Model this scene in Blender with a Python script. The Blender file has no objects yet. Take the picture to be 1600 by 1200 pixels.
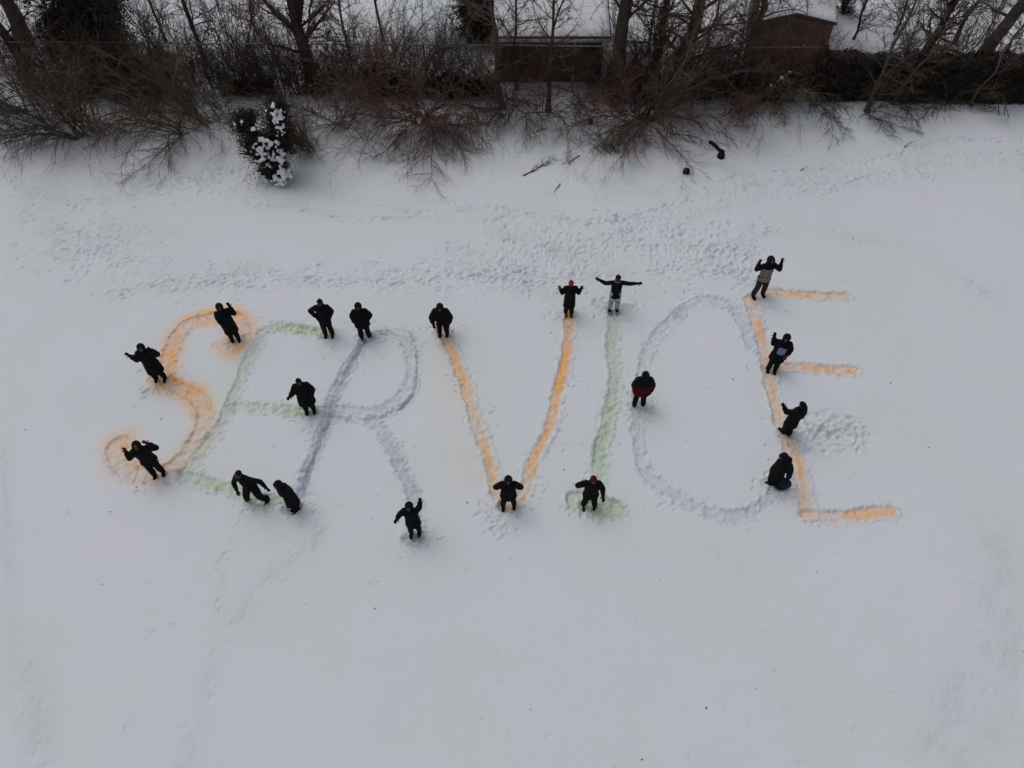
import bpy, math, random
import numpy as np
from mathutils import Vector, Matrix

scene = bpy.context.scene
col = scene.collection
R = math.radians

# ------------------------------------------------------------------ camera, sky, sun, exposure
CAM_H = 17.0
TILT = R(36.7)
F_PX = 1142.0
cd = bpy.data.cameras.new('camera')
cam = bpy.data.objects.new('camera', cd)
col.objects.link(cam)
cam.location = (0, 0, CAM_H)
cam.rotation_euler = (TILT, 0, 0)
cd.sensor_width = 36
cd.lens = F_PX / 1600 * 36
cd.clip_start = 0.1
cd.clip_end = 3000
scene.camera = cam

SUN_EL, SUN_AZ = R(64), R(-48)          # soft light from the upper left of the picture
w = bpy.data.worlds.new('World')
scene.world = w
w.use_nodes = True
nt = w.node_tree
nt.nodes.clear()
out = nt.nodes.new('ShaderNodeOutputWorld')
bg = nt.nodes.new('ShaderNodeBackground')
sky = nt.nodes.new('ShaderNodeTexSky')
sky.sky_type = 'NISHITA'
sky.sun_disc = False
sky.sun_elevation = SUN_EL
sky.sun_rotation = SUN_AZ
sky.air_density = 1.0
sky.dust_density = 4.0
hs = nt.nodes.new('ShaderNodeHueSaturation')
hs.inputs['Saturation'].default_value = 0.30
nt.links.new(sky.outputs[0], hs.inputs['Color'])
nt.links.new(hs.outputs[0], bg.inputs[0])
bg.inputs[1].default_value = 0.15
nt.links.new(bg.outputs[0], out.inputs[0])

sd = bpy.data.lights.new('sun', 'SUN')
sd.energy = 0.6
sd.angle = R(50)
sd.color = (1.0, 0.97, 0.93)
sun = bpy.data.objects.new('sun', sd)
col.objects.link(sun)
sdir = Vector((math.sin(SUN_AZ) * math.cos(SUN_EL), math.cos(SUN_AZ) * math.cos(SUN_EL), math.sin(SUN_EL)))
sun.rotation_euler = sdir.to_track_quat('Z', 'Y').to_euler()

scene.view_settings.view_transform = 'Standard'
scene.view_settings.look = 'None'
scene.view_settings.exposure = -0.81
scene.view_settings.gamma = 1.0
scene.view_settings.use_curve_mapping = False
scene.render.engine = 'CYCLES'

CA, SA = math.cos(TILT), math.sin(TILT)


def P(px, py, z=0.0):
    """world point at height z seen at photo pixel (1600x1200)"""
    u = (px - 800) / F_PX
    v = (600 - py) / F_PX
    dx, dy, dz = u, v * CA + SA, v * SA - CA
    t = (z - CAM_H) / dz
    return (dx * t, dy * t, z)


def PY(px, y):
    """world x of pixel column px at ground distance y and height 0 (any row)"""
    # depth along axis for a ground point at distance y
    d = y * SA + CAM_H * CA
    return (px - 800) / F_PX * d


# ------------------------------------------------------------------ helpers
def setp(o, label=None, cat=None, group=None, kind=None):
    if label: o['label'] = label
    if cat: o['category'] = cat
    if group: o['group'] = group
    if kind: o['kind'] = kind
    return o


def link_obj(name, me, mats=None, parent=None, loc=None, smooth=True):
    o = bpy.data.objects.new(name, me)
    col.objects.link(o)
    if mats is not None:
        if not isinstance(mats, (list, tuple)): mats = [mats]
        for m in mats: me.materials.append(m)
    if parent: o.parent = parent
    if loc: o.location = loc
    if smooth and len(me.polygons):
        me.polygons.foreach_set('use_smooth', np.ones(len(me.polygons), dtype=bool))
    return o


def empty(name, loc, rz=0):
    o = bpy.data.objects.new(name, None)
    o.empty_display_size = 0.2
    col.objects.link(o)
    o.location = loc
    o.rotation_euler = (0, 0, rz)
    return o


def mesh_np(name, verts, faces):
    """faces: (n,k) int array of equal sized faces"""
    me = bpy.data.meshes.new(name)
    verts = np.asarray(verts, dtype=np.float32)
    faces = np.asarray(faces, dtype=np.int32)
    n, k = faces.shape
    me.vertices.add(len(verts))
    me.vertices.foreach_set('co', verts.ravel())
    me.loops.add(n * k)
    me.loops.foreach_set('vertex_index', faces.ravel())
    me.polygons.add(n)
    me.polygons.foreach_set('loop_start', np.arange(0, n * k, k, dtype=np.int32))
    me.polygons.foreach_set('loop_total', np.full(n, k, dtype=np.int32))
    me.update(calc_edges=True)
    me.validate()
    return me


def mat(name, base=(0.5, 0.5, 0.5), rough=0.8, noise=0.0, scale=8.0, spec=0.3, bump=0.0, dark=None, bscale=None):
    m = bpy.data.materials.new(name)
    m.use_nodes = True
    t = m.node_tree
    b = t.nodes['Principled BSDF']
    b.inputs['Roughness'].default_value = rough
    b.inputs['Specular IOR Level'].default_value = spec
    b.inputs['Base Color'].default_value = (*base, 1)
    if noise > 0 or bump > 0:
        tc = t.nodes.new('ShaderNodeTexCoord')
        nz = t.nodes.new('ShaderNodeTexNoise')
        nz.inputs['Scale'].default_value = scale
        nz.inputs['Detail'].default_value = 6
        nz.inputs['Roughness'].default_value = 0.65
        t.links.new(tc.outputs['Object'], nz.inputs['Vector'])
        if noise > 0:
            cr = t.nodes.new('ShaderNodeValToRGB')
            d = dark or tuple(c * (1 - noise) for c in base)
            cr.color_ramp.elements[0].position = 0.35
            cr.color_ramp.elements[0].color = (*d, 1)
            cr.color_ramp.elements[1].position = 0.68
            cr.color_ramp.elements[1].color = (*[min(1, c * (1 + noise * 0.6)) for c in base], 1)
            t.links.new(nz.outputs['Fac'], cr.inputs['Fac'])
            t.links.new(cr.outputs['Color'], b.inputs['Base Color'])
        if bump > 0:
            nz2 = nz
            if bscale:
                nz2 = t.nodes.new('ShaderNodeTexNoise')
                nz2.inputs['Scale'].default_value = bscale
                nz2.inputs['Detail'].default_value = 5
                t.links.new(tc.outputs['Object'], nz2.inputs['Vector'])
            bp = t.nodes.new('ShaderNodeBump')
            bp.inputs['Strength'].default_value = bump
            bp.inputs['Distance'].default_value = 0.02
            t.links.new(nz2.outputs['Fac'], bp.inputs['Height'])
            t.links.new(bp.outputs['Normal'], b.inputs['Normal'])
    return m


SNOW = (0.74, 0.75, 0.795)
M = {}
M['roof_snow'] = mat('snow_on_roof', (0.72, 0.73, 0.77), 0.75, 0.06, 3, bump=0.5, bscale=14)
M['clump_snow'] = mat('snow_clump', (0.78, 0.79, 0.82), 0.75, 0.05, 6, bump=0.6, bscale=18)
M['bark'] = mat('bark_dark', (0.070, 0.056, 0.046), 0.95, 0.5, 9, 0.1, 0.8)
M['bark_brown'] = mat('bark_brown', (0.085, 0.060, 0.045), 0.95, 0.5, 9, 0.1, 0.8)
M['bark_grey'] = mat('bark_grey', (0.115, 0.098, 0.085), 0.95, 0.45, 9, 0.1, 0.8)
M['twig_dark'] = mat('twig_dark', (0.100, 0.080, 0.066), 0.95, 0.3, 4, 0.1)
M['twig_brown'] = mat('twig_brown', (0.150, 0.112, 0.086), 0.95, 0.3, 4, 0.1)
M['twig_red'] = mat('twig_red', (0.165, 0.098, 0.086), 0.95, 0.3, 4, 0.1)
M['twig_tan'] = mat('twig_tan', (0.22, 0.17, 0.115), 0.95, 0.3, 4, 0.1)
M['leaf_dark'] = mat('evergreen_leaf', (0.040, 0.040, 0.031), 0.9, 0.5, 5, 0.15)
M['leaf_hedge'] = mat('hedge_leaf', (0.050, 0.043, 0.034), 0.9, 0.5, 3, 0.15)
M['dead_leaf'] = mat('dead_leaf', (0.07, 0.045, 0.03), 0.95, 0.4, 3, 0.1)
M['brick'] = mat('dark_brown_wall', (0.15, 0.085, 0.062), 0.9, 0.3, 5, 0.2)
M['shed_wall'] = mat('red_brown_boards', (0.21, 0.135, 0.118), 0.9, 0.35, 3, 0.2)
M['white_paint'] = mat('weathered_white_trim', (0.62, 0.60, 0.56), 0.7, 0.15, 6, 0.3)
M['grey_paint'] = mat('grey_trim', (0.16, 0.155, 0.15), 0.7, 0.3, 6, 0.3)
M['galv'] = mat('galvanised_steel', (0.22, 0.22, 0.22), 0.55, 0.3, 12, 0.4)
M['dark_eave'] = mat('dark_gutter', (0.03, 0.03, 0.03), 0.7, 0.3, 6, 0.3)  # plain dark colour of the garage roof and gutter lip
M['log'] = mat('wet_black_wood', (0.014, 0.012, 0.011), 0.9, 0.5, 9, 0.2, 0.6)
M['rust'] = mat('dark_wire', (0.035, 0.032, 0.03), 0.8, 0.2, 6, 0.3)


# ------------------------------------------------------------------ terrain
def build_axis(lo, hi, step, far, grow=1.22):
    core = np.arange(lo, hi + step * 0.5, step)
    up, s, v = [], step, core[-1]
    while v < far:
        s *= grow; v += s; up.append(v)
    dn, s, v = [], step, core[0]
    while v > -far:
        s *= grow; v -= s; dn.append(v)
    return np.concatenate([np.array(dn[::-1]), core, np.array(up)])


STEP = 0.030
gx = build_axis(-22.5, 22.5, STEP, 1400)
gy = build_axis(2.2, 34.0, STEP, 1400)
NX, NY = len(gx), len(gy)
nrng = np.random.default_rng(7)


def vnoise(xs, ys, cell, seed):
    """smooth value noise on the outer product grid ys x xs"""
    g = np.random.default_rng(seed).random((257, 257)) * 2 - 1
    fx = xs / cell + 1000.37; fy = ys / cell + 1000.71
    ix = np.floor(fx).astype(int); iy = np.floor(fy).astype(int)
    tx = fx - ix; ty = fy - iy
    tx = tx * tx * (3 - 2 * tx); ty = ty * ty * (3 - 2 * ty)
    x0 = ix % 257; x1 = (ix + 1) % 257; y0 = iy % 257; y1 = (iy + 1) % 257
    a = g[np.ix_(y0, x0)]; b = g[np.ix_(y0, x1)]; c = g[np.ix_(y1, x0)]; d = g[np.ix_(y1, x1)]
    T = tx[None, :]
    top = a + (b - a) * T
    bot = c + (d - c) * T
    return top + (bot - top) * ty[:, None]


def fbm(xs, ys, cell, seed, octv=4, gain=0.5):
    s = 0; amp = 1; tot = 0
    for i in range(octv):
        s = s + amp * vnoise(xs, ys, cell / 2 ** i, seed + i * 13); tot += amp; amp *= gain
    return s / tot


H = (fbm(gx, gy, 6.0, 1, 3) * 0.06 + vnoise(gx, gy, 1.6, 5) * 0.012).astype(np.float64)
H += fbm(gx, gy, 0.55, 21, 3) * 0.004
DYE = np.zeros((NY, NX, 3)); AMT = np.zeros((NY, NX))
ROUGH = np.zeros((NY, NX))              # where the crust is broken up


def rng_idx(x0, x1, y0, y1):
    return (np.searchsorted(gx, x0), np.searchsorted(gx, x1), np.searchsorted(gy, y0), np.searchsorted(gy, y1))


def poly_dist(pts, pad):
    pts = np.array(pts, dtype=float)
    i0, i1, j0, j1 = rng_idx(pts[:, 0].min() - pad, pts[:, 0].max() + pad, pts[:, 1].min() - pad, pts[:, 1].max() + pad)
    X, Y = np.meshgrid(gx[i0:i1], gy[j0:j1])
    best = np.full(X.shape, 1e9); tt = np.zeros(X.shape); side = np.zeros(X.shape)
    seg = np.hypot(*(pts[1:] - pts[:-1]).T); cum = np.concatenate([[0], np.cumsum(seg)])
    for k in range(len(pts) - 1):
        a, b = pts[k], pts[k + 1]; d = b - a; L2 = max(1e-9, (d ** 2).sum())
        t = np.clip(((X - a[0]) * d[0] + (Y - a[1]) * d[1]) / L2, 0, 1)
        qx, qy = X - (a[0] + t * d[0]), Y - (a[1] + t * d[1])
        dist = np.hypot(qx, qy)
        m = dist < best
        best[m] = dist[m]; tt[m] = (cum[k] + t * seg[k])[m] / cum[-1]
        side[m] = np.sign(d[0] * qy - d[1] * qx)[m]
    return (i0, i1, j0, j1), best, tt, side


def smooth_path(pts, n=8):
    """Catmull-Rom through the points"""
    p = [np.array(q, float) for q in pts]
    p = [2 * p[0] - p[1]] + p + [2 * p[-1] - p[-2]]
    o = []
    for i in range(1, len(p) - 2):
        for k in range(n):
            t = k / n
            o.append(0.5 * ((2 * p[i]) + (-p[i - 1] + p[i + 1]) * t + (2 * p[i - 1] - 5 * p[i] + 4 * p[i + 1] - p[i + 2]) * t * t
                            + (-p[i - 1] + 3 * p[i] - 3 * p[i + 1] + p[i + 2]) * t ** 3))
    o.append(p[-2])
    return o


JIT = fbm(gx, gy, 0.35, 77, 4, 0.6)      # ragged edges
JIT2 = fbm(gx, gy, 0.9, 177, 4, 0.6)
FINE = fbm(gx, gy, 0.16, 277, 3, 0.7)


CH = fbm(gx, gy, 0.26, 401, 4, 0.65)
CH = CH * 0.6 + fbm(gx, gy, 0.15, 455, 2, 0.7) * 0.55 + (0.35 - np.abs(fbm(gx, gy, 0.30, 433, 3, 0.6)) * 1.6) * 0.6


def add_dye(sl, amt, tint):
    i0, i1, j0, j1 = sl
    A = AMT[j0:j1, i0:i1]; D = DYE[j0:j1, i0:i1]
    amt = np.clip(amt, 0, 1)
    tot = A + amt * (1 - A)
    wgt = np.where(tot > 1e-6, amt / np.maximum(tot, 1e-6), 0)[..., None]
    D[:] = D * (1 - wgt) + np.array(tint)[None, None] * wgt
    A[:] = tot


def stroke(pix, hw, depth, tint=None, inner=0.5, spray=0.0, spray_w=0.2, rim=0.02, keys=None, edge=0.0, edge_tint=None,
           sm=True, patch=0.35, one_side=0, rubble=0.012, pale_core=0.0):
    """a trodden and dyed line of a letter; pix in photo pixels, hw half width in metres"""
    pts = [P(x, y)[:2] for x, y in pix]
    if sm: pts = smooth_path(pts, 6)
    pad = hw + max(spray_w * 3, 0.3)
    sl, d, t, side = poly_dist(pts, pad)
    i0, i1, j0, j1 = sl
    j = JIT[j0:j1, i0:i1]; j2 = JIT2[j0:j1, i0:i1]; fn = FINE[j0:j1, i0:i1]
    dd = d + j * 0.085 + fn * 0.05 + j2 * 0.03
    q = np.clip((hw - dd) / 0.055 + 0.5, 0, 1); q = q * q * (3 - 2 * q)
    rm = np.exp(-((dd - hw - 0.06) / 0.05) ** 2)
    H[j0:j1, i0:i1] += -depth * 0.8 * q * (1 + 0.5 * j2) + rim * 0.55 * rm * np.clip(0.7 + 2.2 * fn + j, 0, 2.4) + q * (j * rubble * 2.4 + fn * rubble * 2.6) + (q + rm) * CH[j0:j1, i0:i1] * rubble * 2.4
    ROUGH[j0:j1, i0:i1] = np.maximum(ROUGH[j0:j1, i0:i1], np.maximum(q, 0.8 * rm))
    if tint is not None:
        inten = np.ones_like(t)
        if keys: inten = np.interp(t, [k[0] for k in keys], [k[1] for k in keys])
        a = q * inner * inten * np.clip(1 + patch * (j2 * 1.8 + j * 1.0 + fn * 1.3), 0, 1.7)
        if pale_core > 0:
            a *= 1 - pale_core * np.clip(1 - d / (hw * 0.75), 0, 1)
        add_dye(sl, a, tint)
        if spray > 0:
            s = spray * inten * np.exp(-(np.maximum(dd - hw * 0.7, 0) / spray_w) ** 2) * np.clip(1 + j2 * 1.2, 0.1, 2)
            s *= np.clip(0.35 + 0.65 * (d / hw), 0, 1)
            if one_side: s = s * np.where(side * one_side > 0, 1.0, 0.35)
            add_dye(sl, s * 0.9, tint)
    if edge > 0:
        e = np.exp(-((dd - hw) / 0.032) ** 2) * np.clip(0.35 + j2 * 1.6 + fn * 2.2, 0, 1.7)
        add_dye(sl, e * edge, edge_tint or (0.30, 0.32, 0.36))
        H[j0:j1, i0:i1] -= e * edge * 0.03
    if depth > 0:                       # crumbs of crust kicked out along both lips
        rc = random.Random(int(pix[0][0] * 7 + pix[-1][1]))
        for _ in range(int(len(pts) * 3)):
            k = rc.randrange(len(pts) - 1); a, b = pts[k], pts[k + 1]; u = rc.random()
            dx, dy = b[0] - a[0], b[1] - a[1]; l_ = math.hypot(dx, dy) or 1
            of = (hw + abs(rc.gauss(0.03, 0.07))) * rc.choice((-1, 1))
            dent(a[0] + dx * u - dy / l_ * of, a[1] + dy * u + dx / l_ * of, rc.uniform(0, 3), rc.uniform(0.06, 0.13), rc.uniform(0.05, 0.09), rc.choice((-1, -1, 1)) * rc.uniform(0.006, 0.026), 0.1)


def dent(x, y, ang, L, W, depth, rim=0.35):
    r = L * 1.8
    i0, i1, j0, j1 = rng_idx(x - r, x + r, y - r, y + r)
    if i1 - i0 < 2 or j1 - j0 < 2: return
    X = gx[i0:i1][None, :] - x; Y = gy[j0:j1][:, None] - y
    c, s = math.cos(ang), math.sin(ang)
    u = (X * c + Y * s) / (L * 0.5); v = (-X * s + Y * c) / (W * 0.5)
    q = np.sqrt(u * u + v * v) + JIT[j0:j1, i0:i1] * 0.25
    H[j0:j1, i0:i1] += -depth * np.exp(-q ** 4) + depth * rim * np.exp(-((q - 1.35) / 0.3) ** 2)
    ROUGH[j0:j1, i0:i1] = np.maximum(ROUGH[j0:j1, i0:i1], 0.6 * np.exp(-(q / 1.5) ** 2))


def churn(sl, mask, amp):
    i0, i1, j0, j1 = sl
    H[j0:j1, i0:i1] += mask * CH[j0:j1, i0:i1] * amp * 1.25
    ROUGH[j0:j1, i0:i1] = np.maximum(ROUGH[j0:j1, i0:i1], np.clip(mask, 0, 1))


def trail(pix, n, spread, depth=0.04, L=0.30, W=0.13, press=0.0, seed=0):
    r = random.Random(seed)
    pts = [np.array(p) for p in smooth_path([P(x, y)[:2] for x, y in pix], 8)]
    seg = [np.linalg.norm(pts[i + 1] - pts[i]) for i in range(len(pts) - 1)]
    tot = sum(seg)
    if press:
        sl, d, t, side = poly_dist(pts, 1.0)
        i0, i1, j0, j1 = sl
        H[j0:j1, i0:i1] -= press * 0.3 * np.exp(-(d / max(0.12, spread * 0.8)) ** 2) * (1 + JIT2[j0:j1, i0:i1])
    sl, d, t, side = poly_dist(pts, 1.4)
    i0, i1, j0, j1 = sl
    mk = np.exp(-(np.maximum(0, d + JIT2[j0:j1, i0:i1] * 0.25) / (spread * 1.5 + 0.12)) ** 2)
    churn(sl, mk * np.clip(0.75 + JIT2[j0:j1, i0:i1] * 1.3, 0, 1.2), depth * 0.62)
    n = int(n * 0.5); depth *= 0.52; L *= 0.85; W *= 0.85
    for k in range(n):
        s = r.random() * tot; i = 0
        while i < len(seg) - 1 and s > seg[i]: s -= seg[i]; i += 1
        p = pts[i] + (pts[i + 1] - pts[i]) * (s / seg[i])
        dv = pts[i + 1] - pts[i]; a = math.atan2(dv[1], dv[0])
        off = r.gauss(0, spread)
        dent(p[0] - math.sin(a) * off, p[1] + math.cos(a) * off, a + r.gauss(0, 0.25), L * r.uniform(0.8, 1.2), W * r.uniform(0.8, 1.2), depth * r.uniform(0.5, 1.3))


def area(poly_px, n, depth=0.03, seed=0):
    r = random.Random(seed)
    x0, x1, y0, y1 = poly_px
    c = P((x0 + x1) / 2, (y0 + y1) / 2)
    a, b = P(x0, (y0 + y1) / 2), P(x1, (y0 + y1) / 2)
    t_, bt = P((x0 + x1) / 2, y0), P((x0 + x1) / 2, y1)
    hx, hy = abs(b[0] - a[0]) / 2, abs(t_[1] - bt[1]) / 2
    sl = rng_idx(c[0] - hx * 1.6, c[0] + hx * 1.6, c[1] - hy * 1.6, c[1] + hy * 1.6)
    i0, i1, j0, j1 = sl
    q = np.sqrt(((gx[i0:i1] - c[0]) / hx)[None, :] ** 2 + ((gy[j0:j1] - c[1]) / hy)[:, None] ** 2)
    mk = np.clip(1.25 - q + JIT2[j0:j1, i0:i1] * 0.8, 0, 1) * np.clip(0.6 + JIT2[j0:j1, i0:i1] * 2.0, 0, 1)
    churn(sl, mk, depth * 0.8)
    n = int(n * 0.65); depth *= 0.75
    for k in range(n):
        # denser towards the middle of the patch
        px = (x0 + x1) / 2 + (x1 - x0) / 2 * max(-1, min(1, r.gauss(0, 0.5)))
        py = (y0 + y1) / 2 + (y1 - y0) / 2 * max(-1, min(1, r.gauss(0, 0.5)))
        q = P(px, py)
        dent(q[0], q[1], r.uniform(0, math.pi), r.uniform(0.12, 0.34), r.uniform(0.08, 0.15), depth * r.uniform(0.4, 1.4))


# old tracks and trampled snow (photo pixels give the ground positions)
trail([(1640, 212), (1560, 222), (1470, 222), (1420, 236), (1370, 250), (1300, 262), (1230, 266), (1160, 275), (1090, 300), (1040, 325), (960, 345), (880, 350)], 150, 0.07, 0.07, press=0.05, seed=1)
trail([(1640, 232), (1560, 240), (1480, 250), (1400, 272), (1330, 280), (1250, 288), (1150, 296), (1080, 315), (1020, 335)], 120, 0.13, 0.06, press=0.04, seed=2)
trail([(1620, 250), (1500, 262), (1390, 285), (1270, 300), (1150, 318), (1040, 350)], 60, 0.2, 0.045, seed=3)
trail([(1040, 340), (950, 345), (860, 340), (780, 325), (700, 330), (610, 342), (540, 340), (470, 325), (400, 322)], 130, 0.10, 0.06, press=0.05, seed=4)
trail([(830, 335), (740, 345), (650, 330), (560, 318), (480, 300), (380, 280)], 60, 0.12, 0.045, press=0.03, seed=5)
trail([(170, 462), (260, 442), (340, 434), (430, 432), (520, 440), (610, 432), (700, 428), (780, 435), (850, 430)], 320, 0.16, 0.045, press=0.03, seed=6)
trail([(250, 455), (340, 446), (430, 448), (520, 438), (600, 442), (700, 440), (800, 444), (930, 430), (1050, 425), (1130, 430), (1185, 445)], 200, 0.14, 0.045, press=0.02, seed=7)
trail([(0, 262), (60, 300), (140, 318), (230, 300), (330, 268), (420, 272)], 150, 0.22, 0.05, press=0.03, seed=8)
trail([(40, 330), (110, 365), (190, 400), (280, 430)], 120, 0.3, 0.045, seed=9)
trail([(1180, 350), (1175, 400), (1172, 440)], 26, 0.12, 0.05, seed=10)
trail([(1135, 385), (1250, 352), (1330, 372), (1420, 385), (1480, 420), (1560, 470)], 45, 0.2, 0.03, seed=11)
trail([(505, 825), (470, 862), (430, 888), (400, 925), (385, 950), (350, 1000), (330, 1050), (318, 1090), (300, 1150), (285, 1215)], 90, 0.11, 0.012, L=0.24, press=0.0, seed=12)
trail([(358, 850), (343, 880), (350, 905), (338, 935), (345, 960)], 14, 0.03, 0.035, L=0.24, seed=13)
trail([(8, 690), (12, 780), (14, 880), (22, 980), (28, 1060), (45, 1130), (70, 1200)], 60, 0.05, 0.012, L=0.25, press=0.02, seed=14)
trail([(30, 1050), (55, 1120), (60, 1190)], 50, 0.25, 0.010, L=0.2, W=0.15, seed=15)
trail([(1545, 820), (1560, 880), (1540, 960), (1520, 1040), (1490, 1100), (1450, 1180)], 50, 0.3, 0.010, L=0.2, W=0.12, seed=16)
trail([(1580, 960), (1570, 1060), (1540, 1150), (1500, 1200)], 40, 0.3, 0.009, L=0.2, W=0.12, seed=17)
trail([(480, 790), (500, 820), (490, 860)], 12, 0.1, 0.03, seed=18)
area((840, 1200, 330, 425), 520, 0.042, 21)
area((700, 960, 350, 430), 220, 0.04, 22)
area((1020, 1190, 380, 455), 150, 0.035, 23)
area((20, 260, 330, 440), 240, 0.03, 24)
area((150, 420, 240, 320), 200, 0.035, 25)
area((1235, 1350, 648, 706), 130, 0.07, 26)
for pp in ([(1240, 655), (1290, 650), (1330, 655), (1352, 672)], [(1240, 700), (1290, 706), (1330, 700), (1352, 680)]):
    trail(pp, 30, 0.08, 0.05, seed=len(pp))
area((745, 810, 792, 840), 40, 0.03, 27)
area((880, 970, 775, 815), 30, 0.05, 28)
area((300, 480, 400, 470), 100, 0.03, 29)
area((1130, 1200, 398, 440), 40, 0.05, 30)
area((500, 900, 405, 455), 260, 0.035, 31)
area((0, 1600, 210, 320), 350, 0.03, 32)
area((600, 1100, 440, 470), 60, 0.025, 33)
rr = random.Random(5)
for k in range(420):                     # lone prints and pits in the open snow
    q = P(rr.uniform(0, 1600), 300 + 900 * rr.random() ** 1.6)
    dent(q[0], q[1], rr.uniform(0, 3.1), rr.uniform(0.06, 0.2), rr.uniform(0.05, 0.12), rr.uniform(0.005, 0.016), 0.2)
# scuffs and kicked-up crumbs next to the letters
for (px, py) in [(700, 505), (730, 600), (886, 690), (905, 600), (930, 480), (985, 478), (640, 700), (560, 560), (480, 690), (420, 505),
                 (330, 690), (250, 600), (300, 480), (770, 640), (840, 770), (1010, 640), (1050, 790), (1190, 520), (1190, 640), (1060, 470), (1140, 470)]:
    for k in range(8):
        q = P(px + rr.gauss(0, 16), py + rr.gauss(0, 12))
        dent(q[0], q[1], rr.uniform(0, 3), rr.uniform(0.07, 0.16), rr.uniform(0.05, 0.1), rr.uniform(0.015, 0.035))

ORANGE = (0.98, 0.50, 0.17)
PEACH = (0.88, 0.66, 0.49)
PINK = (0.74, 0.60, 0.54)
GREEN = (0.52, 0.66, 0.40)
GREEN2 = (0.55, 0.66, 0.30)
PALEG = (0.58, 0.66, 0.56)
BLUE = (0.27, 0.31, 0.43)
BLUE2 = (0.45, 0.60, 0.70)
GREYB = (0.38, 0.42, 0.50)

# S
S_PATH = [(364, 540), (376, 520), (372, 500), (352, 494), (320, 497), (292, 508), (275, 526), (265, 548), (258, 572), (260, 594),
          (278, 606), (298, 613), (313, 632), (318, 655), (310, 680), (297, 702), (278, 722), (256, 734), (232, 741), (207, 740), (188, 728), (178, 710), (180, 696), (192, 688)]
stroke(S_PATH, 0.18, 0.042, (0.86, 0.63, 0.48), 0.48, rim=0.03, patch=0.4, edge=0.20, edge_tint=(0.50, 0.38, 0.30))
stroke(S_PATH, 0.25, 0.0, (0.98, 0.54, 0.22), 0.05, spray=0.95, spray_w=0.26, rim=0, pale_core=0.9, rubble=0, patch=0.4,
       keys=[(0, 1.0), (0.1, 1.0), (0.3, 0.9), (0.5, 0.8), (0.6, 0.6), (0.72, 0.4), (0.8, 0.28), (0.9, 0.35), (1, 0.6)])
stroke([(277, 522), (270, 545), (266, 570), (268, 590), (285, 600), (300, 612)], 0.08, 0.0, ORANGE, 0.6, spray=0.35, spray_w=0.07, rim=0, rubble=0, patch=0.8)
stroke([(345, 540), (362, 551), (378, 542), (385, 520), (380, 503)], 0.20, 0.0, (0.95, 0.60, 0.36), 0.5, spray=0.4, spray_w=0.22, rim=0, rubble=0, patch=0.6)
stroke([(196, 690), (196, 708), (203, 722), (214, 727)], 0.09, 0.0, ORANGE, 0.85, spray=0.45, spray_w=0.12, rim=0, rubble=0, patch=0.6)
# first E
stroke([(515, 520), (470, 514), (430, 511), (408, 524), (394, 548), (384, 571), (371, 603), (360, 630), (346, 661), (327, 688), (304, 717), (286, 742)],
       0.135, 0.04, PALEG, 0.50, spray=0.2, spray_w=0.13, rim=0.03, edge=0.25, edge_tint=(0.42, 0.48, 0.42))
stroke([(512, 520), (470, 515), (440, 512)], 0.13, 0.01, GREEN2, 0.42, spray=0.1, rim=0.0, patch=0.8)
stroke([(360, 636), (400, 637), (440, 639), (485, 641)], 0.125, 0.035, (0.60, 0.72, 0.52), 0.55, spray=0.15, rim=0.03, edge=0.2, edge_tint=(0.42, 0.48, 0.42), keys=[(0, 0.7), (1, 1.3)])
stroke([(450, 643), (470, 645), (492, 643)], 0.12, 0.01, GREEN, 0.5, rim=0.0, patch=0.7)
stroke([(286, 742), (319, 753), (351, 762), (400, 777), (440, 781)], 0.15, 0.045, GREEN, 0.42, spray=0.2, rim=0.03, edge=0.15, edge_tint=(0.42, 0.48, 0.42), keys=[(0, 0.5), (0.3, 1), (1, 1.2)])
stroke([(330, 755), (355, 763)], 0.1, 0.0, GREEN2, 0.5, rim=0, patch=0.9)
# R
stroke([(572, 524), (556, 552), (545, 569), (532, 594), (515, 632), (511, 656), (497, 689), (484, 721), (473, 752), (464, 775), (457, 795)],
       0.125, 0.045, BLUE2, 0.36, spray=0.12, spray_w=0.1, rim=0.03)
stroke([(574, 524), (560, 548), (549, 569), (536, 594), (519, 632), (514, 656), (501, 689), (488, 721), (477, 752), (469, 772)],
       0.07, 0.04, BLUE, 0.75, spray=0.10, spray_w=0.06, rim=0.01, patch=0.6, keys=[(0, .8), (.2, 1), (.35, .5), (.45, .5), (.6, 1.1), (1, 1.0)])
stroke([(583, 519), (604, 516), (626, 515), (643, 522), (650, 540), (652, 565), (651, 592), (645, 615), (630, 634), (608, 648), (590, 655)],
       0.035, 0.04, BLUE, 0.85, spray=0.12, spray_w=0.06, rim=0.02, patch=0.6)
stroke([(585, 528), (612, 525), (632, 532), (640, 555), (640, 590), (632, 612), (612, 630), (590, 640), (560, 642), (525, 640)],
       0.11, 0.035, (0.60, 0.68, 0.74), 0.6, rim=0.03, spray=0.1, edge=0.15)
stroke([(516, 650), (540, 654), (560, 655), (578, 654)], 0.035, 0.035, GREYB, 0.6, rim=0.02)
stroke([(578, 654), (594, 670), (608, 694), (620, 716), (632, 742), (645, 772), (652, 797), (650, 835)], 0.13, 0.04, (0.52, 0.60, 0.70), 0.6, spray=0.15, rim=0.03, edge=0.35, edge_tint=GREYB)
stroke([(606, 690), (620, 714), (626, 728)], 0.08, 0.0, PALEG, 0.15, spray=0.08, rim=0)
stroke([(640, 843), (655, 845)], 0.17, 0.06, GREYB, 0.45, rim=0.03, sm=False, edge=0.3)
stroke([(450, 796), (460, 793)], 0.13, 0.05, GREYB, 0.45, rim=0.03, sm=False)
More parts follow.
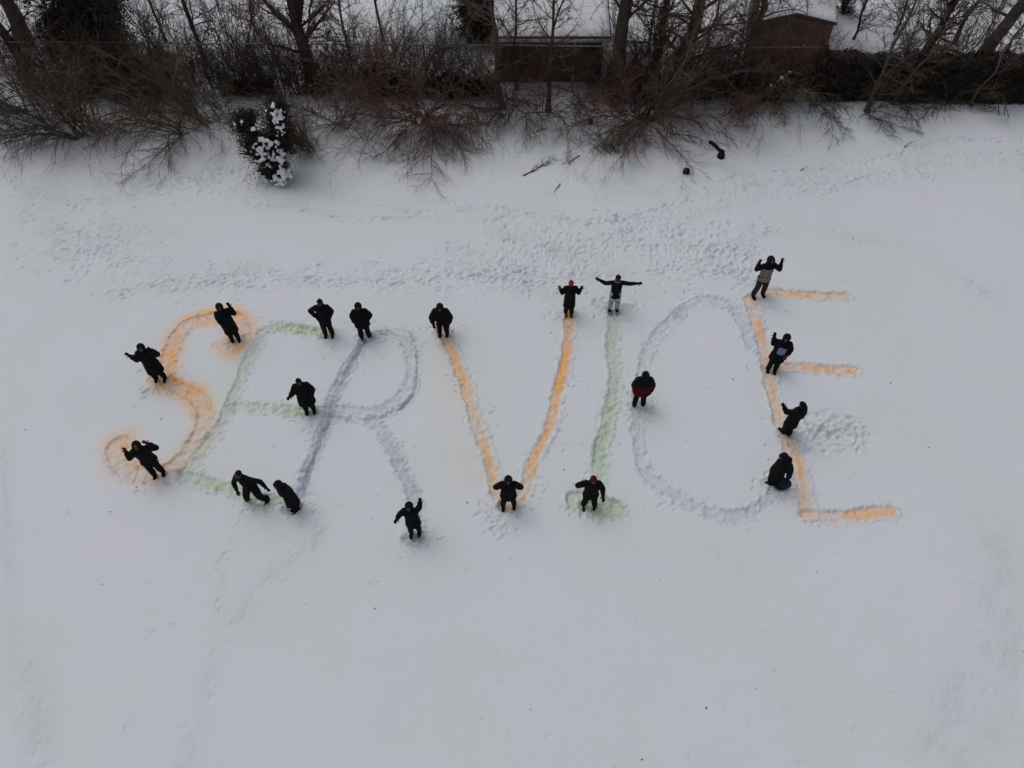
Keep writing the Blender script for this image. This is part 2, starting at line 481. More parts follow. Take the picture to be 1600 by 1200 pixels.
# V
stroke([(690, 515), (697, 530), (707, 550), (716, 570), (725, 592), (732, 615), (740, 645), (748, 672), (757, 697), (765, 722), (772, 750), (778, 772), (788, 788)],
       0.155, 0.05, PEACH, 0.62, spray=0.22, spray_w=0.14, rim=0.03, edge=0.22, edge_tint=(0.50, 0.46, 0.44))
stroke([(692, 520), (699, 536), (707, 552), (716, 572), (726, 596), (734, 620), (742, 650), (749, 675), (757, 697), (764, 722), (772, 750), (780, 778), (790, 788)],
       0.11, 0.0, ORANGE, 1.0, rim=0.0, patch=0.9, rubble=0, keys=[(0, .7), (.05, 1.1), (.2, 1.1), (.3, .85), (.38, .45), (.48, .10), (.62, .2), (.68, .7), (.75, .85), (.88, .7), (1, .6)])
stroke([(891, 490), (890, 512), (888, 540), (882, 570), (875, 600), (870, 625), (865, 650), (857, 672), (848, 692), (836, 714), (828, 738), (822, 760), (808, 786), (790, 788)],
       0.155, 0.05, PEACH, 0.62, spray=0.18, spray_w=0.12, rim=0.03, edge=0.30, edge_tint=(0.48, 0.42, 0.48))
stroke([(890, 492), (889, 512), (887, 540), (881, 570), (874, 600), (869, 625), (864, 650), (856, 672), (847, 692), (835, 714), (827, 738)],
       0.12, 0.0, ORANGE, 1.0, rim=0.0, patch=0.9, rubble=0, keys=[(0, .9), (.1, .4), (.2, .5), (.3, .65), (.45, .95), (.6, .95), (.66, .1), (.7, .9), (.78, .9), (.82, .35), (.9, .8), (1, .75)])
# I
stroke([(957, 490), (957, 515), (956, 540), (959, 570), (960, 598), (956, 625), (948, 660), (941, 685), (936, 710), (935, 735), (928, 772)],
       0.155, 0.04, PALEG, 0.6, spray=0.2, spray_w=0.15, rim=0.03, edge=0.20, edge_tint=(0.45, 0.50, 0.45))
stroke([(956, 620), (950, 655), (941, 685), (938, 720)], 0.17, 0.02, GREEN, 0.30, spray=0.15, rim=0, patch=0.7)
stroke([(897, 781), (920, 784), (945, 791), (962, 796)], 0.24, 0.06, GREEN, 0.40, spray=0.2, rim=0.05, edge=0.3, edge_tint=(0.32, 0.38, 0.33))
stroke([(934, 474), (955, 480), (985, 480)], 0.15, 0.035, PALEG, 0.6, spray=0.1, rim=0.03, edge=0.15)
# C
stroke([(1173, 542), (1168, 524), (1158, 503), (1145, 482), (1122, 471), (1096, 469), (1070, 480), (1048, 500), (1030, 518), (1015, 540), (1004, 575), (998, 610),
        (995, 645), (995, 680), (1001, 712), (1014, 742), (1038, 765), (1075, 785), (1112, 801), (1147, 806), (1178, 798), (1200, 780), (1211, 762)],
       0.13, 0.032, BLUE2, 0.30, spray=0.12, spray_w=0.18, rim=0.035, edge=0.26, edge_tint=GREYB, keys=[(0, 1), (.15, 1), (.3, .6), (.45, .35), (.58, .8), (.7, .5), (.9, .8), (1, 1)])
stroke([(1070, 480), (1055, 492), (1062, 492)], 0.10, 0.01, (0.4, 0.52, 0.6), 0.5, rim=0)
# last E
stroke([(1172, 466), (1178, 485), (1184, 508), (1193, 538), (1199, 566), (1204, 595), (1210, 625), (1220, 658), (1232, 690), (1244, 716), (1251, 740), (1257, 768), (1262, 800)],
       0.18, 0.05, PEACH, 0.66, spray=0.12, spray_w=0.12, rim=0.03, edge=0.20, edge_tint=(0.5, 0.45, 0.44))
stroke([(1173, 468), (1179, 490), (1185, 510), (1194, 540), (1200, 566), (1204, 595), (1207, 612)], 0.12, 0, ORANGE, 0.7, rim=0, patch=1.0, rubble=0, keys=[(0, .5), (.3, .8), (.6, .3), (.85, .9), (1, .2)])
stroke([(1246, 716), (1250, 728), (1254, 752), (1258, 775)], 0.07, 0, ORANGE, 0.5, rim=0, patch=1.0, rubble=0)
stroke([(1198, 458), (1230, 459), (1262, 462), (1300, 463), (1322, 464)], 0.15, 0.05, PEACH, 0.70, spray=0.15, spray_w=0.1, rim=0.03, edge=0.15, edge_tint=(0.5, 0.45, 0.44))
stroke([(1215, 459), (1240, 459), (1262, 462)], 0.11, 0, ORANGE, 0.55, rim=0, patch=1.0, rubble=0)
stroke([(1208, 572), (1240, 574), (1275, 577), (1310, 579), (1335, 580)], 0.15, 0.05, PEACH, 0.70, spray=0.15, spray_w=0.1, rim=0.03, edge=0.18, edge_tint=(0.5, 0.45, 0.44))
stroke([(1255, 576), (1290, 578), (1330, 580)], 0.11, 0, ORANGE, 0.65, rim=0, patch=1.0, rubble=0)
stroke([(1262, 806), (1300, 808), (1340, 804), (1370, 801), (1394, 800)], 0.16, 0.05, PEACH, 0.70, spray=0.15, spray_w=0.1, rim=0.03, edge=0.2, edge_tint=(0.5, 0.45, 0.44), keys=[(0, .5), (.4, .7), (.5, 1), (1, 1)])
stroke([(1325, 804), (1360, 802), (1394, 800)], 0.12, 0, ORANGE, 0.36, rim=0, patch=1.0, rubble=0)
# faint traces of dye blown over the surrounding crust
for (pp, ww, tt, aa) in [([(690, 540), (720, 640), (745, 740)], 0.7, (0.76, 0.70, 0.58), 0.30), ([(190, 690), (185, 740), (240, 750)], 0.5, (0.80, 0.68, 0.56), 0.25),
                         ([(300, 700), (380, 560)], 0.4, (0.66, 0.76, 0.66), 0.25), ([(910, 800), (960, 810)], 0.5, (0.68, 0.76, 0.66), 0.25),
                         ([(1000, 520), (1100, 470), (1180, 540)], 0.5, (0.68, 0.74, 0.82), 0.3), ([(1000, 720), (1120, 800)], 0.6, (0.68, 0.74, 0.82), 0.3),
                         ([(1250, 620), (1350, 640)], 0.9, (0.66, 0.73, 0.78), 0.25), ([(560, 560), (500, 700)], 0.5, (0.66, 0.72, 0.80), 0.25)]:
    pts = [P(x, y)[:2] for x, y in pp]
    sl, d, t, s = poly_dist(pts, ww * 2.5)
    i0, i1, j0, j1 = sl
    add_dye(sl, aa * np.exp(-(d / ww) ** 2) * np.clip(1 + JIT2[j0:j1, i0:i1], 0, 2), tt)

FEET = [(367, 531), (250, 592), (246, 741), (514, 524), (570, 527), (482, 643), (398, 781), (459, 794), (649, 833), (692, 521), (888, 491), (958, 485), (998, 634),
        (794, 790), (920, 788), (1184, 463), (1206, 577), (1228, 679), (1207, 756)]
fr_ = random.Random(99)
for (px, py) in FEET:
    q = P(px, py)
    dent(q[0], q[1] - 0.02, 0.0, 0.55, 0.34, 0.035, 0.5)
    for k in range(16):
        a = fr_.uniform(0, 6.283); rd_ = fr_.uniform(0.2, 0.75)
        dent(q[0] + math.cos(a) * rd_, q[1] + math.sin(a) * rd_, fr_.uniform(0, 3.1), fr_.uniform(0.10, 0.26), fr_.uniform(0.07, 0.11), fr_.uniform(0.012, 0.04), 0.5)
# feet pits get added before building: filled in by the people list below
FEET_PITS = []


def gz(x, y):
    i = min(max(int(np.searchsorted(gx, x)), 1), NX - 1); j = min(max(int(np.searchsorted(gy, y)), 1), NY - 1)
    return float(H[j, i])


# the snow is deeper and softer under the bushes
H += (0.16 * np.clip((gy - 23.5) / 5.0, 0, 1) ** 1.2)[:, None] * (1 + 0.7 * vnoise(gx, gy, 1.1, 91)) * (gy < 60)[:, None]
H += FINE * 0.012 * ROUGH + FINE * 0.0032 + fbm(gx, gy * 2.2, 0.8, 515, 3) * 0.005


def build_ground():
    X, Y = np.meshgrid(gx, gy)
    V = np.stack([X, Y, H], -1).reshape(-1, 3)
    idx = np.arange(NX * NY).reshape(NY, NX)
    F = np.stack([idx[:-1, :-1], idx[:-1, 1:], idx[1:, 1:], idx[1:, :-1]], -1).reshape(-1, 4)
    me = bpy.data.meshes.new('snow_ground')
    n = len(F)
    me.vertices.add(len(V)); me.vertices.foreach_set('co', V.astype(np.float32).ravel())
    me.loops.add(n * 4); me.loops.foreach_set('vertex_index', F.astype(np.int32).ravel())
    me.polygons.add(n)
    me.polygons.foreach_set('loop_start', np.arange(0, n * 4, 4, dtype=np.int32))
    me.polygons.foreach_set('loop_total', np.full(n, 4, dtype=np.int32))
    me.update(calc_edges=True)
    a = me.attributes.new('dye', 'FLOAT_COLOR', 'POINT')
    c = np.concatenate([DYE.reshape(-1, 3), AMT.reshape(-1, 1)], 1).astype(np.float32)
    a.data.foreach_set('color', c.ravel())
    b = me.attributes.new('crust', 'FLOAT', 'POINT')
    b.data.foreach_set('value', ROUGH.astype(np.float32).ravel())
    m = bpy.data.materials.new('snow')
    m.use_nodes = True
    t = m.node_tree; L = t.links
    B = t.nodes['Principled BSDF']
    B.inputs['Roughness'].default_value = 0.72
    B.inputs['Specular IOR Level'].default_value = 0.25
    tc = t.nodes.new('ShaderNodeTexCoord')

    def noise(scale, detail=5, rough=0.6):
        q = t.nodes.new('ShaderNodeTexNoise'); q.inputs['Scale'].default_value = scale
        q.inputs['Detail'].default_value = detail; q.inputs['Roughness'].default_value = rough
        L.new(tc.outputs['Object'], q.inputs['Vector']); return q
    n1 = noise(0.22, 4); n2 = noise(9, 6, 0.7); n3 = noise(38, 4, 0.7)
    r1 = t.nodes.new('ShaderNodeValToRGB')
    r1.color_ramp.elements[0].position = 0.35; r1.color_ramp.elements[0].color = (0.700, 0.745, 0.765, 1)
    r1.color_ramp.elements[1].position = 0.65; r1.color_ramp.elements[1].color = (0.742, 0.755, 0.825, 1)
    L.new(n1.outputs['Fac'], r1.inputs['Fac'])
    # fine grain
    mg = t.nodes.new('ShaderNodeMapRange')
    mg.inputs['To Min'].default_value = 0.90; mg.inputs['To Max'].default_value = 1.10
    n4 = noise(13, 8, 0.85)
    L.new(n4.outputs['Fac'], mg.inputs['Value'])
    mul = t.nodes.new('ShaderNodeMix'); mul.data_type = 'RGBA'; mul.blend_type = 'MULTIPLY'; mul.inputs[0].default_value = 1
    L.new(r1.outputs[0], mul.inputs[6]); L.new(mg.outputs[0], mul.inputs[7])
    at = t.nodes.new('ShaderNodeAttribute'); at.attribute_name = 'dye'
    mr = t.nodes.new('ShaderNodeMapRange')
    mr.inputs['From Min'].default_value = 0.3; mr.inputs['From Max'].default_value = 0.7
    mr.inputs['To Min'].default_value = 0.62; mr.inputs['To Max'].default_value = 1.25
    L.new(n2.outputs['Fac'], mr.inputs['Value'])
    mm = t.nodes.new('ShaderNodeMath'); mm.operation = 'MULTIPLY'; mm.use_clamp = True
    L.new(at.outputs['Alpha'], mm.inputs[0]); L.new(mr.outputs[0], mm.inputs[1])
    mx = t.nodes.new('ShaderNodeMix'); mx.data_type = 'RGBA'
    L.new(mm.outputs[0], mx.inputs[0]); L.new(mul.outputs[2], mx.inputs[6]); L.new(at.outputs['Color'], mx.inputs[7])
    L.new(mx.outputs[2], B.inputs['Base Color'])
    # fine relief
    ac = t.nodes.new('ShaderNodeAttribute'); ac.attribute_name = 'crust'
    st = t.nodes.new('ShaderNodeMapRange'); st.inputs['To Min'].default_value = 0.25; st.inputs['To Max'].default_value = 0.9
    L.new(ac.outputs['Fac'], st.inputs['Value'])
    ad = t.nodes.new('ShaderNodeMath'); ad.operation = 'ADD'
    L.new(n2.outputs['Fac'], ad.inputs[0]); L.new(n3.outputs['Fac'], ad.inputs[1])
    bp = t.nodes.new('ShaderNodeBump'); bp.inputs['Distance'].default_value = 0.02
    L.new(st.outputs[0], bp.inputs['Strength']); L.new(ad.outputs[0], bp.inputs['Height']); L.new(bp.outputs[0], B.inputs['Normal'])
    o = link_obj('ground', me, m)
    setp(o, 'snow covered field with dyed letters trodden into it', None, None, 'structure')


# ------------------------------------------------------------------ voxel bodies
def uvs(n=12, m=8):
    V = [(0, 0, 1)]
    for i in range(1, m):
        a = math.pi * i / m
        for k in range(n):
            b = 2 * math.pi * k / n
            V.append((math.sin(a) * math.cos(b), math.sin(a) * math.sin(b), math.cos(a)))
    V.append((0, 0, -1))
    F = []
    for k in range(n):
        F.append((0, 1 + k, 1 + (k + 1) % n))
        for i in range(m - 2):
            a = 1 + i * n; b = a + n
            F.append((a + k, b + k, b + (k + 1) % n)); F.append((a + k, b + (k + 1) % n, a + (k + 1) % n))
        a = 1 + (m - 2) * n
        F.append((a + k, len(V) - 1, a + (k + 1) % n))
    return np.array(V), np.array(F)


SV, SF = uvs()


class Vox:
    def __init__(s): s.V = []; s.F = []; s.n = 0

    def ell(s, c, r, rot=None):
        v = SV * np.array(r)
        if rot is not None: v = v @ np.array(rot.to_3x3()).T
        s.V.append(v + np.array(c)); s.F.append(SF + s.n); s.n += len(SV)
        return s

    def cap(s, a, b, ra, rb):
        a = np.array(a, float); b = np.array(b, float)
        s.ell(a, (ra,) * 3); s.ell(b, (rb,) * 3)
        d = b - a; L = np.linalg.norm(d)
        if L < 1e-6: return s
        d /= L; u = np.cross(d, (0.3, 0.8, 0.5)); u /= np.linalg.norm(u); w_ = np.cross(d, u)
        k = 12; th = np.arange(k) * 2 * math.pi / k
        ring = np.cos(th)[:, None] * u + np.sin(th)[:, None] * w_
        V = np.concatenate([a + ring * ra, b + ring * rb, [a], [b]])
        F = []
        for i in range(k):
            j = (i + 1) % k
            F += [(i, j, k + j), (i, k + j, k + i), (2 * k, j, i), (2 * k + 1, k + i, k + j)]
        s.V.append(V); s.F.append(np.array(F) + s.n); s.n += len(V)
        return s

    def chain(s, pts, rs):
        for i in range(len(pts) - 1): s.cap(pts[i], pts[i + 1], rs[i], rs[i + 1])
        return s


PENDING = []


def vox_obj(name, vx, voxel, m, parent=None, loc=None, smooth=2, matfn=None):
    me = mesh_np(name, np.concatenate(vx.V), np.concatenate(vx.F))
    o = bpy.data.objects.new(name, me); col.objects.link(o)
    r = o.modifiers.new('r', 'REMESH'); r.mode = 'VOXEL'; r.voxel_size = voxel
    if smooth:
        q = o.modifiers.new('s', 'SMOOTH'); q.factor = 0.5; q.iterations = smooth
    if parent: o.parent = parent
    if loc: o.location = loc
    PENDING.append((o, m if isinstance(m, (list, tuple)) else [m], matfn))
    return o


def bake_pending():
    bpy.context.view_layer.update()
    dg = bpy.context.evaluated_depsgraph_get()
    new = []
    for o, ms, fn in PENDING:
        new.append(bpy.data.meshes.new_from_object(o.evaluated_get(dg)))
    for (o, ms, fn), me in zip(PENDING, new):
        old = o.data; o.modifiers.clear(); o.data = me; me.name = o.name
        bpy.data.meshes.remove(old)
        me.materials.clear()
        for m in ms: me.materials.append(m)
        n = len(me.polygons)
        me.polygons.foreach_set('use_smooth', np.ones(n, dtype=bool))
        if fn:
            c = np.zeros(n * 3, dtype=np.float32); me.polygons.foreach_get('center', c)
            me.polygons.foreach_set('material_index', fn(c.reshape(-1, 3)).astype(np.int32))
    PENDING.clear()


# ------------------------------------------------------------------ people
def cloth(name, c, noise=0.35):
    return mat(name, c, 0.92, noise, 14, 0.12, 0.35, bscale=60)


CL = dict(
    black=cloth('black_cloth', (0.009, 0.009, 0.010)), navy=cloth('navy_cloth', (0.006, 0.008, 0.014)),
    charcoal=cloth('charcoal_cloth', (0.010, 0.010, 0.011)), red=cloth('red_knit', (0.42, 0.016, 0.022)),
    darkred=cloth('dark_red_cloth', (0.085, 0.008, 0.010)), maroon=cloth('maroon_cloth', (0.020, 0.005, 0.006)),
    brown=cloth('brown_cloth', (0.050, 0.031, 0.023)), beige=cloth('beige_cloth', (0.23, 0.195, 0.165)),
    white=cloth('pale_cloth', (0.42, 0.43, 0.52), 0.12), lilac=cloth('pale_blue_print', (0.22, 0.24, 0.45), 0.25),
    tan=cloth('tan_leather', (0.10, 0.055, 0.025)), grey=cloth('grey_cloth', (0.12, 0.12, 0.12)), teal=cloth('teal_plastic', (0.02, 0.05, 0.075)),
    redglove=cloth('red_glove', (0.20, 0.018, 0.012)))
SKIN = [mat('skin_a', (0.11, 0.048, 0.036), 0.6, 0.15, 8, 0.3), mat('skin_b', (0.15, 0.07, 0.05), 0.6, 0.15, 8, 0.3)]
EYE = mat('eye_dark', (0.008, 0.006, 0.006), 0.3); LIP = mat('lips', (0.05, 0.014, 0.014), 0.5)


def vadd(a, b, k=1.0): return (a[0] + b[0] * k, a[1] + b[1] * k, a[2] + b[2] * k)


def hand(vx, wrist, dirn, palm_n, side, r, spread=0.28, curl=0.25, s=1.0):
    """palm, four fingers of unequal length and a thumb leaving the palm's side"""
    d = Vector(dirn).normalized(); n = Vector(palm_n); n = (n - d * n.dot(d))
    if n.length < 0.05: n = d.orthogonal()
    n.normalize(); lat = d.cross(n) * side
    wv = Vector(wrist)
    rot = Matrix((lat, n, d)).transposed()
    c = wv + d * 0.055 * s
    vx.ell(c, (0.043 * s + r * 0.3, 0.016 * s + r * 0.4, 0.055 * s), rot)
    for i, (off, ln) in enumerate(((-0.033, 0.066), (-0.011, 0.080), (0.011, 0.085), (0.032, 0.074))):
        b = wv + d * 0.092 * s + lat * off * s
        fd = (d + lat * off * spread * 28 * 0.35).normalized()
        k1 = b + fd * ln * 0.5 * s + n * 0.004
        k2 = k1 + (fd + n * curl).normalized() * ln * 0.5 * s
        vx.chain([tuple(b - fd * 0.02), tuple(k1), tuple(k2)], [r, r * 0.95, r * 0.8])
    b = wv + d * 0.03 * s + lat * 0.034 * s
    k1 = b + (lat * 0.8 + d * 0.6 + n * 0.15).normalized() * 0.042 * s
    k2 = k1 + (lat * 0.4 + d * 0.9 + n * 0.2).normalized() * 0.032 * s
    vx.chain([tuple(b), tuple(k1), tuple(k2)], [r * 1.25, r * 1.05, r * 0.9])


def person(px, py, label, yaw=0, lean=(0, 0), L=None, Rr=None, feet=None, coat='black', hem=0.70, puff=1.0, trousers='black', boots='black',
           gloves=('black', 'black'), head='hood', headcol='black', look=(0, 0.6), skin=0, hgt=1.72, crouch=0.0, coatfn=None, coatmats=None,
           trfn=None, trmats=None, toe=None, extra=None, scarf=None, headoff=(0, 0, 0), bare=False, quilt=True):
    base = P(px, py - 2.5)
    z0 = gz(base[0], base[1]) - 0.012
    S = hgt / 1.75 * 0.895
    ps = R(yaw)
    f = Vector((math.sin(ps), -math.cos(ps), 0)); s_ = Vector((math.cos(ps), math.sin(ps), 0))
    side = s_ if s_.x >= 0 else -s_          # side axis pointing to the picture's right
    hipz = 0.92 - crouch
    sp = Vector((lean[0], lean[1], 1)).normalized()
    feet = feet or ((-0.12, 0.0), (0.12, 0.0))
    fl = Vector((feet[0][0], feet[0][1], 0.0)) if not isinstance(feet[0], Vector) else feet[0]
    fr = Vector((feet[1][0], feet[1][1], 0.0))
    mid = (fl + fr) / 2
    pel = Vector((mid.x, mid.y, hipz)) - Vector((lean[0], lean[1], 0)) * 0.12
    chest = pel + sp * 0.34; neck = pel + sp * 0.53
    hd = neck + (sp + Vector((0, 0, 0.4)) + f * 0.18).normalized() * 0.19
    hd = hd + Vector(headoff)
    shL = neck - side * 0.175 - sp * 0.05; shR = neck + side * 0.175 - sp * 0.05
    L = L or ((-0.07, 0.02, -0.29), (-0.03, -0.06, -0.54)); Rr = Rr or ((0.07, 0.02, -0.29), (0.03, -0.06, -0.54))
    ak = 0.9
    eL = shL + Vector(L[0]) * ak; hL = shL + Vector(L[1]) * ak; eR = shR + Vector(Rr[0]) * ak; hR = shR + Vector(Rr[1]) * ak

    def leg(ft, sg):
        hip = pel + side * 0.09 * sg
        ank = ft + Vector((0, 0, 0.09))
        kn = (hip + ank) / 2 + f * (0.04 + crouch * 0.6)
        return hip, kn, ank
    LL = leg(fl, -1); LR = leg(fr, 1)
    # --- body: one continuous mesh
    b = Vox()
    b.chain([tuple(pel), tuple(pel + sp * 0.2), tuple(chest), tuple(neck - sp * 0.06)], [0.125, 0.115, 0.13, 0.10])
    b.cap(tuple(shL), tuple(shR), 0.062, 0.062); b.cap(tuple(neck - sp * 0.05), tuple(hd - Vector((0, 0, 0.04))), 0.058, 0.052)
    # head with face
    up = Vector((0, 0, 1))
    lookv = (f + side * look[0] + up * look[1]).normalized()
    hx = lookv.cross(up).normalized(); hz = hx.cross(lookv).normalized()
    rot = Matrix((hx, -lookv, hz)).transposed()
    hp = lambda x, y, z: tuple(hd + hx * x + lookv * y + hz * z)
    b.ell(hd, (0.076, 0.094, 0.108), rot)
    b.ell(hp(0, 0.025, -0.055), (0.055, 0.065, 0.06), rot)
    b.cap(hp(0, 0.09, 0.02), hp(0, 0.112, -0.022), 0.010, 0.015)
    b.cap(hp(-0.045, 0.078, 0.032), hp(0.045, 0.078, 0.032), 0.012, 0.012)
    b.cap(hp(-0.02, 0.085, -0.055), hp(0.02, 0.085, -0.055), 0.010, 0.010)
    for q in (-1, 1): b.ell(hp(q * 0.078, -0.005, 0.0), (0.012, 0.022, 0.034), rot)
    for (sh, el, ha, sg) in ((shL, eL, hL, -1), (shR, eR, hR, 1)):
        b.chain([tuple(sh), tuple(el), tuple(ha)], [0.055, 0.042, 0.030])
        hand(b, ha, (ha - el), f + up * 0.6, sg, 0.0095)
    for hip, kn, ank in (LL, LR):
        b.chain([tuple(hip), tuple(kn), tuple(ank)], [0.088, 0.058, 0.040])
        b.cap(tuple(ank - Vector((0, 0, 0.04))), tuple(ank - Vector((0, 0, 0.05)) + f * 0.13), 0.042, 0.032)

    def facefn(c, hd=Vector(hd)):
        d = c - np.array(hd)
        x = d @ np.array(hx); y = d @ np.array(lookv); z = d @ np.array(hz)
        k = np.zeros(len(c))
        k[(y > 0.05) & (np.abs(np.abs(x) - 0.030) < 0.014) & (np.abs(z - 0.012) < 0.009)] = 1
        k[(y > 0.05) & (np.abs(x) < 0.026) & (np.abs(z + 0.055) < 0.009)] = 2
        return k
    o = vox_obj('person', b, 0.0075 if bare else 0.011, [SKIN[skin], EYE, LIP], None, (base[0], base[1], z0), 1, facefn)
    o.scale = (S, S, S)
    setp(o, label, 'person', 'people standing along the snow letters')
    # --- coat
    c = Vox(); p = puff
    rotb = Matrix((s_, -f, Vector((0, 0, 1)))).transposed() @ Matrix.Identity(3)
    n = 6
    for i in range(n):
        t = i / (n - 1)
        q = pel.lerp(neck - sp * 0.05, t)
        wx = (0.215, 0.212, 0.218, 0.226, 0.226, 0.19)[i] * p; wy = (0.175, 0.175, 0.178, 0.18, 0.165, 0.125)[i] * p
        c.ell(q, (wx, wy, 0.105 if quilt else 0.12), rotb)
    c.cap(tuple(shL), tuple(shR), 0.085, 0.085)
    c.cap(tuple(neck - sp * 0.02), tuple(neck + sp * 0.05), 0.092, 0.082)
    if hem < hipz:
        k = max(2, int((hipz - hem) / 0.085) + 1)
        hemc = (fl + fr) / 2
        for i in range(1, k + 1):
            t = i / k
            q = Vector((pel.x, pel.y, hipz)).lerp(Vector((hemc.x, hemc.y, hem + 0.03)), t)
            q.x = pel.x * (1 - t * 0.6) + hemc.x * t * 0.6; q.y = pel.y * (1 - t * 0.6) + hemc.y * t * 0.6
            c.ell(q, ((0.222 + 0.025 * t) * p, (0.178 + 0.025 * t) * p, 0.08), rotb)
    for (sh, el, ha) in ((shL, eL, hL), (shR, eR, hR)):
        m1 = sh.lerp(el, 0.5)
        c.chain([tuple(sh), tuple(m1), tuple(el), tuple(el.lerp(ha, 0.5)), tuple(el.lerp(ha, 0.93))], [0.095 * p, 0.090 * p, 0.084 * p, 0.076 * p, 0.060 * p])
        if quilt:
            for t in (0.3, 0.7): c.ell(sh.lerp(el, t), (0.096 * p,) * 3); c.ell(el.lerp(ha, t), (0.081 * p,) * 3)
    # --- headwear
    if head == 'hood':
        c.ell(hd - lookv * 0.040 + hz * 0.012, (0.130, 0.130, 0.148), rot)
        c.cap(tuple(hd - lookv * 0.06 - hz * 0.06), tuple(neck - f * 0.05), 0.10, 0.10)
        for k in range(16):
            a0 = 2 * math.pi * k / 16; a1 = 2 * math.pi * (k + 1) / 16
            c.cap(hp(0.088 * math.cos(a0), 0.055, 0.112 * math.sin(a0)), hp(0.088 * math.cos(a1), 0.055, 0.112 * math.sin(a1)), 0.024, 0.024)
    co = vox_obj('coat', c, 0.016, coatmats or CL[coat], o, None, 2, coatfn)
    if head == 'hat':
        h = Vox(); h.ell(hd + hz * 0.035 - lookv * 0.008, (0.092, 0.108, 0.095), rot)
        for k in range(14):
            a0 = 2 * math.pi * k / 14; a1 = 2 * math.pi * (k + 1) / 14
            h.cap(hp(0.085 * math.cos(a0), 0.10 * math.sin(a0), 0.035), hp(0.085 * math.cos(a1), 0.10 * math.sin(a1), 0.035), 0.018, 0.018)
        h.ell(hd + hz * 0.135, (0.025,) * 3)
        vox_obj('hat', h, 0.012, CL[headcol], o)
    if head == 'hair':
        h = Vox(); h.ell(hd + hz * 0.018 - lookv * 0.018, (0.086, 0.098, 0.105), rot)
        vox_obj('hair', h, 0.012, CL[headcol], o)
    if scarf:
        h = Vox()
        for k in range(12):
            a0 = 2 * math.pi * k / 12; a1 = 2 * math.pi * (k + 1) / 12
            g = neck + sp * 0.06
            h.cap(tuple(g + side * 0.095 * math.cos(a0) + f * (0.02 + 0.095 * math.sin(a0))), tuple(g + side * 0.095 * math.cos(a1) + f * (0.02 + 0.095 * math.sin(a1))), 0.034, 0.034)
        vox_obj('scarf', h, 0.014, CL[scarf], o)
    # --- trousers, boots, gloves
    t_ = Vox()
    for hip, kn, ank in (LL, LR):
        t_.chain([tuple(hip), tuple(hip.lerp(kn, 0.5)), tuple(kn), tuple(kn.lerp(ank, 0.6)), tuple(ank + Vector((0, 0, 0.05)))], [0.122, 0.114, 0.095, 0.088, 0.082])
    t_.ell(pel, (0.165, 0.13, 0.12), rotb)
    vox_obj('trousers', t_, 0.015, trmats or CL[trousers], o, None, 2, trfn)
    for hip, kn, ank in (LL, LR):
        q = Vox(); g = Vector((ank.x, ank.y, 0))
        q.chain([tuple(g + Vector((0, 0, 0.24))), tuple(g + Vector((0, 0, 0.07)))], [0.084, 0.072])
        q.chain([tuple(g - f * 0.03 + Vector((0, 0, 0.045))), tuple(g + f * 0.12 + Vector((0, 0, 0.045))), tuple(g + f * 0.17 + Vector((0, 0, 0.04)))], [0.056, 0.060, 0.048])
        bo = vox_obj('boot', q, 0.012, CL[boots], o)
        if toe:
            e = Vox(); e.ell(tuple(g + f * 0.185 + Vector((0, 0, 0.045))), (0.047, 0.045, 0.036))
            vox_obj('toe_cap', e, 0.010, CL[toe], bo)
    if not bare:
        for (el, ha, sg, gc) in ((eL, hL, -1, gloves[0]), (eR, hR, 1, gloves[1])):
            q = Vox(); hand(q, ha, (ha - el), f + up * 0.6, sg, 0.0135, s=1.08, spread=0.34)
            dd = (ha - el).normalized()
            q.cap(tuple(ha - dd * 0.03), tuple(ha + dd * 0.02), 0.040, 0.036)
            vox_obj('glove', q, 0.007, CL[gc], o, None, 1)
    if extra: extra(o, dict(pel=pel, chest=chest, neck=neck, f=f, side=side, sp=sp, hd=hd, lookv=lookv, hz=hz, hx=hx, rot=rot, rotb=rotb, shL=shL))
    return o, z0


def quad_patch(name, o, c, ux, uy, w_, h_, m, curve=0.03, nrm=None):
    """a thin curved cloth panel lying on the coat"""
    V = []; nrm = nrm or ux.cross(uy)
    N = 6
    for i in range(N + 1):
        for j in range(N + 1):
            a = i / N * 2 - 1; b_ = j / N * 2 - 1
            rr_ = 1 - 0.12 * abs(a * b_)
            V.append(tuple(c + ux * a * w_ * rr_ + uy * b_ * h_ * rr_ - nrm * curve * (a * a)))
    k = N + 1
    F = [(i * k + j, (i + 1) * k + j, (i + 1) * k + j + 1, i * k + j + 1) for i in range(N) for j in range(N)]
    me = mesh_np(name, V, F)
    q = link_obj(name, me, m, o)
    md = q.modifiers.new('t', 'SOLIDIFY'); md.thickness = 0.012
    return q


def mask_extra(o, k):
    h = Vox(); h.ell(k['hd'] + k['lookv'] * 0.078 - k['hz'] * 0.035, (0.052, 0.032, 0.045), k['rot'])
    vox_obj('face_mask', h, 0.010, CL['grey'], o)


def hem_extra(o, k):
    h = Vox(); h.ell(k['pel'] - Vector((0, 0, 0.10)), (0.185, 0.150, 0.07), k['rotb'])
    vox_obj('shirt_hem', h, 0.014, CL['grey'], o)


